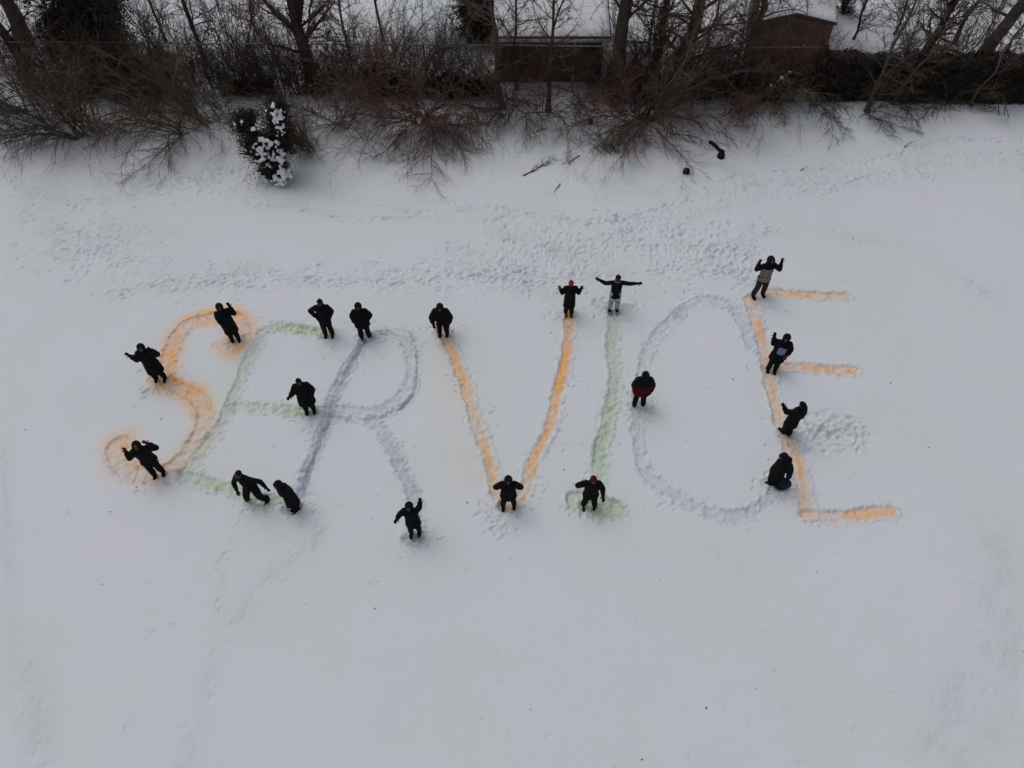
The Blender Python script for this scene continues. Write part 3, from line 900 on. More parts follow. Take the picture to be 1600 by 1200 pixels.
def zip_extra(o, k):
    a = k['pel'] + k['sp'] * -0.06; b = k['pel'] + k['sp'] * 0.36
    f = k['f']; pts = [a.lerp(b, t) + f * (0.150 + 0.012 * math.sin(t * 3.1)) for t in (0, .25, .5, .75, 1)]
    v = Vox(); v.chain([tuple(p) for p in pts], [0.010] * 5)
    vox_obj('zip', v, 0.007, CL['black'], o, None, 1)
    for q in (-1, 1):
        v = Vox(); v.cap(tuple(k['pel'] + f * 0.135 + k['side'] * q * 0.10 + Vector((0, 0, .02))), tuple(k['pel'] + f * 0.115 + k['side'] * q * 0.15 + Vector((0, 0, .14))), 0.011, 0.011)
        vox_obj('pocket_trim', v, 0.008, CL['black'], o, None, 1)


def chest_extra(o, k):
    c = k['chest'] + k['f'] * 0.215 - k['sp'] * 0.05
    quad_patch('chest_print', o, c, k['side'], k['sp'], 0.13, 0.15, CL['lilac'], 0.03, -k['f'] if False else k['f'])


def yoke_fn(c):      # 16: black yoke, sleeves and hood over a beige body
    k = np.zeros(len(c)); k[(c[:, 2] < 1.33) & (np.abs(c[:, 0] + 0.0) < 0.225) & (c[:, 2] > 0.6)] = 1
    return k


def redlow_fn(c):    # 13: black yoke over dark red quilted body
    k = np.zeros(len(c)); k[c[:, 2] < 1.25] = 1
    k[(np.abs(np.abs(c[:, 0]) - 0.10) < 0.010) & (c[:, 2] < 1.25)] = 0
    return k


def pale_fn(c):      # 12: pale trousers with dark marks at the thighs
    k = np.zeros(len(c))
    arc = np.abs(c[:, 2] - (0.52 + 5.5 * (np.abs(np.abs(c[:, 0]) - 0.11)) ** 2)) < 0.018
    k[arc & (c[:, 1] < 0)] = 1
    return k


def bend_fn(c):
    k = np.zeros(len(c)); k[(c[:, 2] < 0.95) & (c[:, 1] < -0.05) & (np.abs(c[:, 0]) < 0.16)] = 1
    k[(c[:, 2] > 1.30) & (np.abs(c[:, 0]) < 0.08) & (c[:, 1] < -0.2)] = 1
    return k


def build_people():
    UP = ((-0.16, -0.05, -0.22), (-0.18, -0.10, 0.06))
    person(367, 531, 'person, long black coat with one arm raised, on the upper hook of the orange S', yaw=25, hem=0.42, puff=1.02,
           L=((-0.06, 0.02, -0.28), (0.08, -0.16, -0.38)), Rr=((0.20, 0.0, -0.16), (0.12, 0.06, 0.12)), lean=(-0.06, 0.0), look=(0, 0.5))
    person(250, 592, 'person, bulky dark coat and grey mask, arms up, middle of the orange S', yaw=10, hem=0.45, puff=1.15, hgt=1.74,
           L=((-0.13, -0.08, -0.26), (-0.30, -0.04, -0.12)), Rr=((0.20, 0.0, -0.14), (0.10, 0.0, 0.06)), feet=((-0.14, -0.02), (0.13, 0.02)), extra=mask_extra, look=(0.2, 0.5))
    person(246, 741, 'person, dark red gloves raised beside the head, lower curl of the S', yaw=20, hem=0.78, puff=1.05, hgt=1.75, gloves=('redglove', 'redglove'),
           L=((-0.20, -0.08, -0.26), (-0.22, -0.02, 0.0)), Rr=((0.27, 0.04, -0.05), (0.11, 0.05, 0.16)), extra=hem_extra, look=(0, 0.8), skin=1, lean=(-0.04, -0.02), feet=((-0.08, -0.06), (0.14, 0.05)))
    person(514, 524, 'person, hand on hip, dark trousers, on the top bar of the first E', yaw=5, hem=0.82, puff=1.0, hgt=1.75,
           L=((-0.25, 0.02, -0.20), (-0.07, -0.10, -0.38)), Rr=((0.13, 0.02, -0.26), (0.04, -0.12, -0.42)), scarf='maroon', head='hat', headcol='black', trousers='maroon', look=(-0.2, 0.5), lean=(0.02, 0.03))
    person(570, 527, 'person, black hooded coat and white toed shoes at the top of the R', yaw=8, hem=0.72, puff=1.12, toe='white',
           L=((-0.13, 0.04, -0.28), (-0.02, -0.16, -0.40)), Rr=((0.15, 0.04, -0.28), (0.02, -0.16, -0.40)), look=(0, 0.2), feet=((-0.13, 0.0), (0.15, 0.03)))
    person(482, 643, 'person, wide flared black coat on the middle bar of the first E', yaw=12, hem=0.50, puff=1.22, hgt=1.66, toe='grey',
           L=((-0.12, -0.04, -0.27), (-0.21, -0.12, -0.34)), Rr=((0.15, 0.0, -0.28), (0.10, -0.14, -0.44)), scarf='maroon', head='hat', headcol='navy', look=(0.3, 0.5), lean=(-0.02, 0.0), feet=((-0.06, -0.03), (0.18, 0.02)))
    person(398, 781, 'person, bareheaded, striding wide with arms out, on the bottom bar of the first E', yaw=-15, hem=0.84, puff=0.84, hgt=1.84, head='hair', headcol='black',
           L=((-0.15, -0.05, -0.29), (-0.13, -0.14, -0.58)), Rr=((0.32, -0.02, -0.10), (0.42, -0.06, -0.34)), lean=(-0.16, -0.02), crouch=0.07, feet=((-0.22, 0.0), (0.34, -0.02)), look=(-0.3, 0.0), quilt=False)
    person(459, 794, 'person, stooping in a black hooded coat at the foot of the R stem', yaw=-35, hem=0.50, puff=1.06, hgt=1.66,
           L=((-0.04, -0.06, -0.28), (0.06, -0.20, -0.36)), Rr=((0.08, 0.02, -0.28), (0.0, -0.18, -0.40)), lean=(-0.14, 0.02), look=(0, 0.1), feet=((-0.04, 0.02), (0.10, -0.03)), headoff=(-0.08, -0.02, -0.02))
    person(649, 833, 'person, navy coat, one arm straight up, at the foot of the R leg', yaw=0, hem=0.60, puff=1.02, hgt=1.62, coat='navy', boots='navy',
           L=((-0.17, -0.05, -0.20), (-0.22, -0.16, -0.20)), Rr=((0.12, 0.06, 0.14), (0.15, 0.12, 0.36)), look=(0, 0.3), feet=((-0.12, -0.04), (0.12, 0.03)), lean=(-0.03, 0.05))
    person(692, 521, 'person, bending forward in a dark coat at the top left of the V', yaw=0, hem=0.80, puff=1.15, hgt=1.74,
           coatmats=[CL['charcoal'], CL['maroon']], coatfn=bend_fn, lean=(0.0, -0.32), crouch=0.06,
           L=((-0.16, -0.08, -0.27), (-0.10, -0.22, -0.42)), Rr=((0.16, -0.08, -0.27), (0.10, -0.22, -0.42)), look=(0, 0.0), feet=((-0.11, 0), (0.14, 0)))
    person(888, 491, 'person, bright red hat and long black coat, top right of the V', yaw=0, hem=0.46, puff=0.95, hgt=1.66, head='hat', headcol='red', boots='tan',
           gloves=('red', 'charcoal'), L=((-0.13, -0.04, -0.24), (-0.22, -0.06, 0.02)), Rr=((0.13, -0.04, -0.24), (0.20, -0.06, 0.0)), look=(0, 0.6), feet=((-0.10, 0.02), (0.11, -0.04)))
    person(958, 485, 'person, pale trousers, arms stretched out sideways, at the top of the I', yaw=0, hem=0.74, puff=0.90, hgt=1.70, head='hat', headcol='black', quilt=False,
           trmats=[CL['white'], CL['black']], trfn=pale_fn, toe='white', scarf='grey',
           L=((-0.26, 0.0, -0.03), (-0.50, 0.0, 0.14)), Rr=((0.28, 0.0, -0.06), (0.55, -0.02, -0.02)), look=(0, 0.3), feet=((-0.13, 0), (0.13, 0)))
    person(998, 634, 'person, black and dark red quilted jacket on the left curve of the C', yaw=180, hem=0.80, puff=1.32, hgt=1.70, coatmats=[CL['black'], CL['darkred']], coatfn=redlow_fn,
           L=((-0.12, -0.02, -0.28), (-0.05, -0.10, -0.46)), Rr=((0.12, -0.02, -0.28), (0.07, -0.10, -0.50)), look=(0, 0.1), feet=((-0.14, 0), (0.14, 0)))
    person(794, 790, 'person, both hands held to the face, at the bottom point of the V', yaw=0, hem=0.66, puff=1.12, hgt=1.62,
           L=((-0.22, -0.06, -0.10), (-0.11, -0.16, 0.10)), Rr=((0.22, -0.06, -0.10), (0.11, -0.16, 0.10)), look=(0, 0.3), feet=((-0.16, -0.02), (0.18, 0.03)))
    person(920, 788, 'person, dark red hat, saluting with one hand, on the bottom bar of the I', yaw=0, hem=0.74, puff=1.02, hgt=1.72, head='hat', headcol='darkred', quilt=False, skin=0,
           L=((-0.26, -0.02, -0.10), (-0.12, -0.02, 0.08)), Rr=((0.14, -0.02, -0.28), (0.16, -0.18, -0.46)), look=(0, 0.4), feet=((-0.15, 0), (0.17, -0.02)), gloves=('black', 'navy'))
    person(1184, 463, 'person, beige and black jacket with brown trousers, waving, top of the last E', yaw=8, hem=0.80, puff=0.98, hgt=1.84, trousers='brown',
           coatmats=[CL['black'], CL['beige']], coatfn=yoke_fn, quilt=False, extra=zip_extra, look=(0, 0.5),
           L=((-0.22, -0.02, -0.14), (-0.20, 0.0, 0.12)), Rr=((0.24, -0.04, -0.18), (0.24, 0.02, 0.08)), feet=((-0.18, -0.06), (0.16, 0.03)))
    person(1206, 577, 'person, navy coat with a pale blue chest print, last E', yaw=-15, hem=0.62, puff=1.10, hgt=1.74, coat='navy', gloves=('black', 'redglove'),
           L=((-0.14, 0.02, -0.10), (-0.16, 0.10, 0.14)), Rr=((0.12, -0.02, -0.28), (0.0, -0.16, -0.40)), extra=chest_extra, look=(-0.2, 0.1), lean=(0.06, 0.04), feet=((-0.12, -0.02), (0.10, -0.06)))
    person(1228, 679, 'person, black coat, one arm held out left, below the last E middle bar', yaw=-150, hem=0.55, puff=1.05, hgt=1.68,
           L=((-0.30, 0.02, -0.03), (-0.44, 0.06, 0.20)), Rr=((0.08, -0.02, -0.28), (0.0, -0.12, -0.46)), look=(0, 0.2), lean=(0.08, -0.05), head='hat', headcol='black', feet=((-0.08, 0.04), (0.08, -0.04)))
    person(1207, 756, 'person, black coat, bending over a blue tub at the end of the C', yaw=-75, hem=0.60, puff=1.12, hgt=1.66, boots='navy', headoff=(-0.20, 0.0, -0.02),
           L=((-0.04, -0.10, -0.26), (-0.10, -0.28, -0.36)), Rr=((0.10, -0.04, -0.26), (0.02, -0.24, -0.40)), look=(0, -0.1), lean=(0.22, 0.04), crouch=0.03, feet=((-0.07, 0.03), (0.07, 0.0)))


def lathe(name, prof, n, m, parent=None, loc=(0, 0, 0), rot=None):
    V = []; F = []
    for (r_, z) in prof:
        for k in range(n):
            a = 2 * math.pi * k / n; V.append((r_ * math.cos(a), r_ * math.sin(a), z))
    for i in range(len(prof) - 1):
        for k in range(n): F.append((i * n + k, i * n + (k + 1) % n, (i + 1) * n + (k + 1) % n, (i + 1) * n + k))
    o = link_obj(name, mesh_np(name, V, F), m, parent, loc)
    if rot: o.rotation_euler = rot
    return o


# ------------------------------------------------------------------ plants
class Segs:
    def __init__(s): s.a = []; s.b = []; s.ra = []; s.rb = []

    def add(s, a, b, ra, rb): s.a.append(a); s.b.append(b); s.ra.append(ra); s.rb.append(rb)

    def mesh(s, name, k=3):
        A = np.array(s.a); B = np.array(s.b); ra = np.array(s.ra); rb = np.array(s.rb)
        d = B - A; L = np.linalg.norm(d, axis=1, keepdims=True); d = d / np.maximum(L, 1e-9)
        u = np.cross(d, np.array([0.31, 0.77, 0.55])); u /= np.maximum(np.linalg.norm(u, axis=1, keepdims=True), 1e-6)
        v = np.cross(d, u)
        V = np.zeros((len(A), 2 * k, 3))
        for i in range(k):
            th = 2 * math.pi * i / k
            ring = math.cos(th) * u + math.sin(th) * v
            V[:, i] = A + ring * ra[:, None]; V[:, k + i] = B + ring * rb[:, None]
        base = (np.arange(len(A)) * 2 * k)[:, None]
        F = np.stack([np.concatenate([base + i, base + (i + 1) % k, base + k + (i + 1) % k, base + k + i], 1) for i in range(k)], 1).reshape(-1, 4)
        return mesh_np(name, V.reshape(-1, 3), F)


def norm(v):
    l = math.sqrt(v[0] ** 2 + v[1] ** 2 + v[2] ** 2) or 1
    return [v[0] / l, v[1] / l, v[2] / l]


def branch(sg, r, p, d, length, rad, lvl, maxl, kids, wig, droop, minz, segn=None, tw=None, ratio=0.5, up=0.0):
    n = segn or (7 if lvl == 0 else 5 if lvl == 1 else 4)
    st = length / n; pts = [p]; d = norm(d)
    target = sg if lvl < 1 else (tw or sg)
    for i in range(n):
        d = norm([d[0] + r.gauss(0, wig), d[1] + r.gauss(0, wig), d[2] + r.gauss(0, wig) - droop * (i + 1) / n + up])
        q = [p[0] + d[0] * st, p[1] + d[1] * st, p[2] + d[2] * st]
        if q[2] < minz: q[2] = minz + r.random() * 0.05; d[2] = abs(d[2]) * 0.3
        r0 = rad * (1 - i / n) ** 0.8 + 0.0025; r1 = rad * (1 - (i + 1) / n) ** 0.8 + 0.0025
        target.add(p, q, r0, r1)
        if lvl < maxl and i >= (1 if lvl == 0 else 0):
            kc = kids[lvl] / (n - (1 if lvl == 0 else 0))
            c = int(kc) + (1 if r.random() < kc - int(kc) else 0)
            for _ in range(c):
                t = r.random(); bp = [p[j] + (q[j] - p[j]) * t for j in range(3)]
                a = norm([r.gauss(0, 1), r.gauss(0, 1), r.gauss(0, 1)])
                k = r.uniform(0.5, 1.0)
                nd = [d[j] + a[j] * k for j in range(3)]
                branch(sg, r, bp, nd, length * ratio * r.uniform(0.6, 1.2) * (1 - 0.45 * i / n), max(0.003, r0 * 0.5), lvl + 1, maxl, kids, wig * 1.15, droop, minz, None, tw, ratio, up)
        p = q


def trunk_mesh(name, pts, radii, sides=12, seed=0, root=None):
    """connected bark tube with ridges"""
    r = random.Random(seed); V = []; F = []
    pts = [Vector(p) for p in pts]
    sp_ = [Vector(p) for p in smooth_path([tuple(p) for p in pts], 5)]
    rad = np.interp(np.linspace(0, 1, len(sp_)), np.linspace(0, 1, len(radii)), radii)
    ridge = [r.uniform(0.86, 1.14) for _ in range(sides)]
    for i, p in enumerate(sp_):
        d = (sp_[min(i + 1, len(sp_) - 1)] - sp_[max(i - 1, 0)]).normalized()
        u = d.cross(Vector((0.1, 1, 0.05))).normalized(); v = d.cross(u)
        fl = 1 + 0.6 * math.exp(-i * 0.9)
        for k in range(sides):
            th = 2 * math.pi * k / sides
            q = p + (u * math.cos(th) + v * math.sin(th)) * rad[i] * fl * ridge[k] * r.uniform(0.93, 1.07)
            V.append(tuple(q))
    for i in range(len(sp_) - 1):
        for k in range(sides):
            F.append((i * sides + k, i * sides + (k + 1) % sides, (i + 1) * sides + (k + 1) % sides, (i + 1) * sides + k))
    return mesh_np(name, V, F), sp_, rad


def tree(px, py, h, rad, label, lean=(0, 0), seed=0, bark='bark', twig='twig_dark', start=0.3, nb=16, blen=2.2, bend=0.15, fork=None, kids=(7, 5), name='bare_tree', up=0.05, ivy=0):
    r = random.Random(seed); nb = int(nb * 1.9); start *= 0.75; kids = (kids[0] + 1, kids[1] + 1)
    b = P(px, py); z0 = gz(b[0], b[1]) - 0.05
    o = empty(name, (b[0], b[1], z0)); setp(o, label, 'tree', 'bare trees along the boundary')
    n = 6
    pts = [(lean[0] * h * (i / n) ** 1.2 + (r.gauss(0, bend) if i else 0) * 0.5, lean[1] * h * (i / n) ** 1.2 + (r.gauss(0, bend) if i else 0) * 0.5, h * i / n) for i in range(n + 1)]
    me, sp_, rr_ = trunk_mesh('trunk', pts, [rad * (1 - 0.65 * i / n) for i in range(n + 1)], 12, seed)
    tr = link_obj('trunk', me, M[bark], o)
    sg = Segs(); tw = Segs()
    for k in range(nb):
        t = start + (1 - start) * (k + r.random()) / nb
        i = min(len(sp_) - 1, int(t * (len(sp_) - 1)))
        p = list(sp_[i]); a = r.uniform(0, 2 * math.pi)
        d = [math.cos(a), math.sin(a), r.uniform(0.15, 0.9)]
        branch(sg, r, p, d, blen * r.uniform(0.6, 1.2) * (1.15 - 0.5 * t), max(0.012, rr_[i] * 0.34), 0, 2, kids, 0.13, 0.02, 0.1, None, tw, 0.48, up)
    if fork:
        for (dx, dy, dz, ln, rd, t) in fork:
            i = int(t * (len(sp_) - 1)); branch(sg, r, list(sp_[i]), [dx, dy, dz], ln, rd, 0, 2, (kids[0] + 3, kids[1]), 0.10, 0.02, 0.1, 8, tw, 0.42, up)
    nl = len(sg.a)
    sg.a += tw.a; sg.b += tw.b; sg.ra += tw.ra; sg.rb += tw.rb
    cr = link_obj('crown', sg.mesh('crown', 4), [M[bark], M[twig]], o, smooth=True)
    mi = np.ones(len(cr.data.polygons), dtype=np.int32); mi[:nl * 4] = 0
    cr.data.polygons.foreach_set('material_index', mi)
    if ivy:
        V, F = leaves([(sp_[i], rr_[i]) for i in range(len(sp_))], ivy, 0.05, r)
        link_obj('ivy', mesh_np('ivy', V, F), M['leaf_dark'], o, smooth=False)
    return o


def leaves(spine, n, size, r):
    V = []; F = []
    for _ in range(n):
        c, ra = spine[r.randrange(len(spine))]
        a = r.uniform(0, 6.283); q = ra + abs(r.gauss(0, 0.07))
        p = Vector(c) + Vector((math.cos(a) * q, math.sin(a) * q, r.gauss(0, 0.2)))
        add_leaf(V, F, p, size * r.uniform(0.6, 1.4), r)
    return V, F


def add_leaf(V, F, p, s, r, asp=0.6):
    a = Vector((r.gauss(0, 1), r.gauss(0, 1), r.gauss(0, 1))).normalized()
    b = a.orthogonal().normalized()
    b = (Matrix.Rotation(r.uniform(0, 6.28), 3, a) @ b) * s * asp; a = a * s
    k = len(V); V += [tuple(p - a), tuple(p - b * 0.9), tuple(p + a), tuple(p + b * 0.9)]; F.append((k, k + 1, k + 2, k + 3))


def shrub(px, py, label, h=2.2, n=14, reach=(0, -0.35), spread=0.75, seed=0, twig='twig_brown', rad=0.018, kids=(9, 5), droop=0.16, wig=0.10, ln=None, width=0.25, name='bare_shrub', cat='shrub', up=0.0, group='bare shrubs by the fence', ratio=0.5):
    r = random.Random(seed)
    if px > 500: n = max(4, int(n * 0.75))
    b = P(px, py); z0 = gz(b[0], b[1])
    o = empty(name, (b[0], b[1], z0)); setp(o, label, cat, group)
    sg = Segs(); tw = Segs()
    for k in range(n):
        a = r.uniform(0, 2 * math.pi); q = spread * math.sqrt(r.random())
        d = [math.cos(a) * q + reach[0], math.sin(a) * q + reach[1], r.uniform(0.45, 1.0)]
        p = [r.gauss(0, width), r.gauss(0, width * 0.6), -0.05]
        branch(sg, r, p, d, (ln or h * 1.15) * r.uniform(0.6, 1.15), rad * r.uniform(0.6, 1.3), 0, 2, kids, wig, droop, 0.02, None, tw, ratio, up)
    link_obj('stems', sg.mesh('stems', 4), M[twig], o, smooth=True)
    link_obj('twigs', tw.mesh('twigs', 3), M[twig], o, smooth=False)
    return o


def leaf_mass(name, label, cat, boxes, n, size, m, twigs=True, seed=0, loc=(0, 0, 0), snow=None, group=None, asp=0.6, core=0.72):
    """ellipsoid clumps filled with leaf faces round a darker inner core; boxes: (centre, radii)"""
    r = random.Random(seed)
    o = empty(name, loc); setp(o, label, cat, group)
    V = []; F = []
    vol = [b[1][0] * b[1][1] * b[1][2] for b in boxes]
    for (c, ra), v in zip(boxes, vol):
        nl = int(n * v / sum(vol)); per = 26
        for _ in range(max(4, nl // per)):
            d = Vector((r.gauss(0, 1), r.gauss(0, 1), r.gauss(0, 1))).normalized()
            q = r.uniform(0.15, 1.0) ** 0.6 * (1.12 if r.random() < 0.15 else 1.0)
            sc = 0.10 + 0.06 * max(ra)
            cc = Vector((c[0] + d.x * ra[0] * q, c[1] + d.y * ra[1] * q, max(0.0, c[2] + d.z * ra[2] * q)))
            ax = (Vector((d.x, d.y, d.z * 0.5)) + Vector((r.gauss(0, .4), r.gauss(0, .4), r.gauss(0, .4)))).normalized()
            for _ in range(per):
                t = r.gauss(0, 1.0)
                p = cc + ax * t * sc * 1.3 + Vector((r.gauss(0, 1), r.gauss(0, 1), r.gauss(0, 1))) * sc * 0.5
                p.z = max(0.0, p.z)
                add_leaf(V, F, p, size * r.uniform(0.5, 1.4), r, asp)
    link_obj('foliage', mesh_np('foliage', V, F), m, o, smooth=False)
    sg = Segs()
    for (c, ra) in boxes:
        for _ in range(10):
            branch(sg, r, [c[0] + r.gauss(0, 0.1), c[1], max(0, c[2] - ra[2])], [r.gauss(0, 0.5), r.gauss(0, 0.5), 1], ra[2] * 2.0, 0.03, 0, 1, (5, 0), 0.1, 0, 0.0)
    link_obj('branches', sg.mesh('branches', 4), M['bark'], o)
    if snow:
        v = Vox()
        for (c, s) in snow:
            for _ in range(11):
                q = (c[0] + r.gauss(0, s * 0.55), c[1] - 0.05 + r.gauss(0, s * 0.25), c[2] + r.gauss(0, s * 0.45))
                v.ell(q, (s * r.uniform(0.12, 0.42), s * r.uniform(0.2, 0.35), s * r.uniform(0.10, 0.34)))
        vox_obj('snow_load', v, 0.03, M['clump_snow'], o, None, 1)
    return o


def box_mesh(name, x0, x1, y0, y1, z0, z1, m, parent=None, bev=0.01, loc=None):
    V = [(x0, y0, z0), (x1, y0, z0), (x1, y1, z0), (x0, y1, z0), (x0, y0, z1), (x1, y0, z1), (x1, y1, z1), (x0, y1, z1)]
    F = [(0, 3, 2, 1), (4, 5, 6, 7), (0, 1, 5, 4), (1, 2, 6, 5), (2, 3, 7, 6), (3, 0, 4, 7)]
    o = link_obj(name, mesh_np(name, V, F), m, parent, loc, smooth=False)
    if bev:
        b = o.modifiers.new('b', 'BEVEL'); b.width = bev; b.segments = 2
    return o


def add_boards(m, scale_x, axis='X', strength=0.6):
    """board or course lines as bump on a wall material"""
    t = m.node_tree; b = t.nodes['Principled BSDF']
    tc = t.nodes.new('ShaderNodeTexCoord'); wv = t.nodes.new('ShaderNodeTexWave')
    wv.bands_direction = axis; wv.inputs['Scale'].default_value = scale_x; wv.wave_profile = 'SAW'
    wv.inputs['Distortion'].default_value = 0.2
    t.links.new(tc.outputs['Object'], wv.inputs['Vector'])
    bp = t.nodes.new('ShaderNodeBump'); bp.inputs['Strength'].default_value = strength; bp.inputs['Distance'].default_value = 0.02
    t.links.new(wv.outputs['Fac'], bp.inputs['Height']); t.links.new(bp.outputs[0], b.inputs['Normal'])


add_boards(M['shed_wall'], 2.2, 'X'); add_boards(M['brick'], 2.8, 'Z')


def snow_slab(name, x0, x1, y0, y1, zf, th, parent, seed=1, loc=None):
    """thick uneven snow lying on a roof; zf(x,y) is the roof height"""
    nx, ny = 60, 60; r = np.random.default_rng(seed)
    xs = np.linspace(x0, x1, nx); ys = np.linspace(y0, y1, ny)
    N = fbm(xs, ys, 0.9, seed, 3)
    V = []; F = []
    for j, y in enumerate(ys):
        for i, x in enumerate(xs):
            e = min(1, min(i, nx - 1 - i, j, ny - 1 - j) / 2.5)
            V.append((x, y, zf(x, y) + 0.003 + th * (e ** 0.5) * (1 + 0.35 * N[j, i])))
    for j in range(ny - 1):
        for i in range(nx - 1):
            a = j * nx + i; F.append((a, a + 1, a + nx + 1, a + nx))
    return link_obj(name, mesh_np(name, V, F), M['roof_snow'], parent, loc)


def build_garage():
    y = 28.1
    xl, xr = PY(783, y) , PY(934, y)
    o = empty('garage', ((xl + xr) / 2, y, 0.1)); setp(o, 'dark brown garage with a snow covered roof and white gutter behind the fence', 'building')
    hw = (xr - xl) / 2; ez = 2.05; D = 6.0; sl = 0.22
    # walls
    box_mesh('wall', -hw, hw, 0, 0.15, -0.3, ez, M['brick'], o)
    box_mesh('wall', -hw, -hw + 0.15, 0.152, D, -0.3, ez, M['brick'], o)
    box_mesh('wall', hw - 0.15, hw, 0.152, D, -0.3, ez, M['brick'], o)
    box_mesh('wall', -hw + 0.152, hw - 0.152, D - 0.15, D, -0.3, ez, M['brick'], o)
    ov = 0.30
    zf = lambda x, yy: ez + 0.12 + (yy + ov) * sl if yy < D / 2 else ez + 0.12 + (D + ov - yy) * sl
    V = [(-hw - ov, -ov, ez + .02), (hw + ov, -ov, ez + .02), (hw + ov, D / 2, ez + .02 + (D / 2 + ov) * sl), (-hw - ov, D / 2, ez + .02 + (D / 2 + ov) * sl), (-hw - ov, D + ov, ez + .02), (hw + ov, D + ov, ez + .02)]
    V += [(a, b, c + 0.1) for a, b, c in V]
    F = [(0, 3, 2, 1), (3, 4, 5, 2), (6, 7, 8, 9), (9, 8, 11, 10), (0, 1, 7, 6), (4, 10, 11, 5), (1, 2, 8, 7), (2, 5, 11, 8), (0, 6, 9, 3), (3, 9, 10, 4)]
    rf = link_obj('roof', mesh_np('roof', V, F), M['dark_eave'], o, smooth=False)
    snow_slab('roof_snow', -hw - ov + .04, hw + ov - .04, -ov + 0.05, D + ov - .05, zf, 0.14, rf, 5)
    box_mesh('gutter', -hw - ov, hw + ov, -ov - 0.10, -ov - 0.003, ez - 0.04, ez + 0.10, M['white_paint'], o, 0.02)
    box_mesh('gutter_lip', -hw - ov - .01, hw + ov + .01, -ov - 0.085, -ov - 0.01, ez + 0.103, ez + 0.16, M['dark_eave'], o, 0.005)
    box_mesh('downpipe', hw - 0.02, hw + 0.07, -ov - 0.10, -ov - 0.02, 1.75, ez - 0.045, M['white_paint'], o, 0.02)
    box_mesh('downpipe', hw + 0.003, hw + 0.075, -0.08, -0.003, -0.2, 1.70, M['grey_paint'], o, 0.02)
    box_mesh('corner_trim', -hw - 0.13, -hw - 0.003, -0.05, 0.2, -0.3, ez, M['grey_paint'], o, 0.01)
    # rake board and a snow-dusted cable on the roof
    return o


def build_shed():
    y = 29.5
    xl, xr = PY(1160, y), PY(1279, y)
    xl -= 0.05
    o = empty('shed', ((xl + xr) / 2, y, 0.1)); setp(o, 'reddish brown board shed with a low snowy gable roof behind the fence', 'building')
    hw = (xr - xl) / 2; ez = 1.78; pk = 2.16; D = 5; SK = 1.25
    V = [(-hw, 0, -0.3), (hw, 0, -0.3), (hw, 0, ez), (0, 0, pk), (-hw, 0, ez), (-hw + SK, D, -0.3), (hw + SK, D, -0.3), (hw + SK, D, ez), (SK, D, pk), (-hw + SK, D, ez)]
    me = bpy.data.meshes.new('wall')
    me.from_pydata(V, [], [(0, 1, 2, 3, 4), (9, 8, 7, 6, 5), (1, 6, 7, 2), (5, 0, 4, 9)]); me.update()
    link_obj('wall', me, M['shed_wall'], o, smooth=False)
    ov = 0.10
    zt = lambda x: pk + 0.03 - abs(x) * (pk - ez) / hw
    V = []
    for yy in (-0.06, D + 0.1):
        for x in (-hw - ov, 0, hw + ov): V += [(x + SK * yy / D, yy, zt(x)), (x + SK * yy / D, yy, zt(x) + 0.08)]
    F = [(0, 2, 3, 1), (2, 4, 5, 3), (1, 3, 9, 7), (3, 5, 11, 9), (0, 6, 8, 2), (2, 8, 10, 4), (0, 1, 7, 6), (4, 10, 11, 5), (6, 7, 9, 8), (8, 9, 11, 10)]
    rf = link_obj('roof', mesh_np('roof', V, F), M['bark_grey'], o, smooth=False)
    bpy.context.view_layer.update()
    SL = snow_slab('roof_snow', -hw - ov + .28, hw + ov - .02, 0.02, D, lambda x, yy: zt(x) + 0.08, 0.10, rf, 9)
    sm = SL.data
    for v in sm.vertices: v.co.x += SK * v.co.y / D
    return o


def build_fence():
    y = 27.4
    x0, x1 = PY(-20, y), PY(1262, y)
    z = 0.12
    o = empty('chain_link_fence', (0, y + 0.1, z), -0.013); setp(o, 'old chain link fence with a bare top rail along the back yards', 'fence')
    zt = 1.98
    r = random.Random(3)
    pts = [(x0 + (x1 - x0) * i / 30, r.gauss(0, 0.015), zt + r.gauss(0, 0.012)) for i in range(31)]
    me, _, _ = trunk_mesh('top_rail', pts, [0.024] * 31, 8, 4)
    link_obj('top_rail', me, M['galv'], o)
    xp = PY(893, y) ; xs = []
    k = xp
    while k > x0: xs.append(k); k -= 2.95
    k = xp + 2.95
    while k < x1: xs.append(k); k += 2.95
    for x in xs:
        p = lathe('post', [(0.001, -0.2), (0.036, -0.2), (0.036, zt + 0.03), (0.042, zt + 0.03), (0.042, zt + 0.06), (0.02, zt + 0.09), (0.001, zt + 0.095)], 10, M['galv'], o, (x, 0.06, 0))
    sg = Segs(); st = 0.10
    n = int((x1 - x0) / st); hh = zt - 0.05
    for i in range(n):
        x = x0 + i * st
        for sgn in (1, -1):
            a = [x, 0.0, 0.0]; 
            for j in range(4):
                za = hh * j / 4; zb = hh * (j + 1) / 4
                xa = x + sgn * (za * 0.9 % 100) ; xb = x + sgn * zb * 0.9
                if min(xa, xb) < x0 or max(xa, xb) > x1: continue
                sg.add([xa, 0.003 * sgn, za], [xb, 0.003 * sgn, zb], 0.0022, 0.0022)
    link_obj('wire_mesh', sg.mesh('wire_mesh', 3), M['rust'], o, smooth=False)


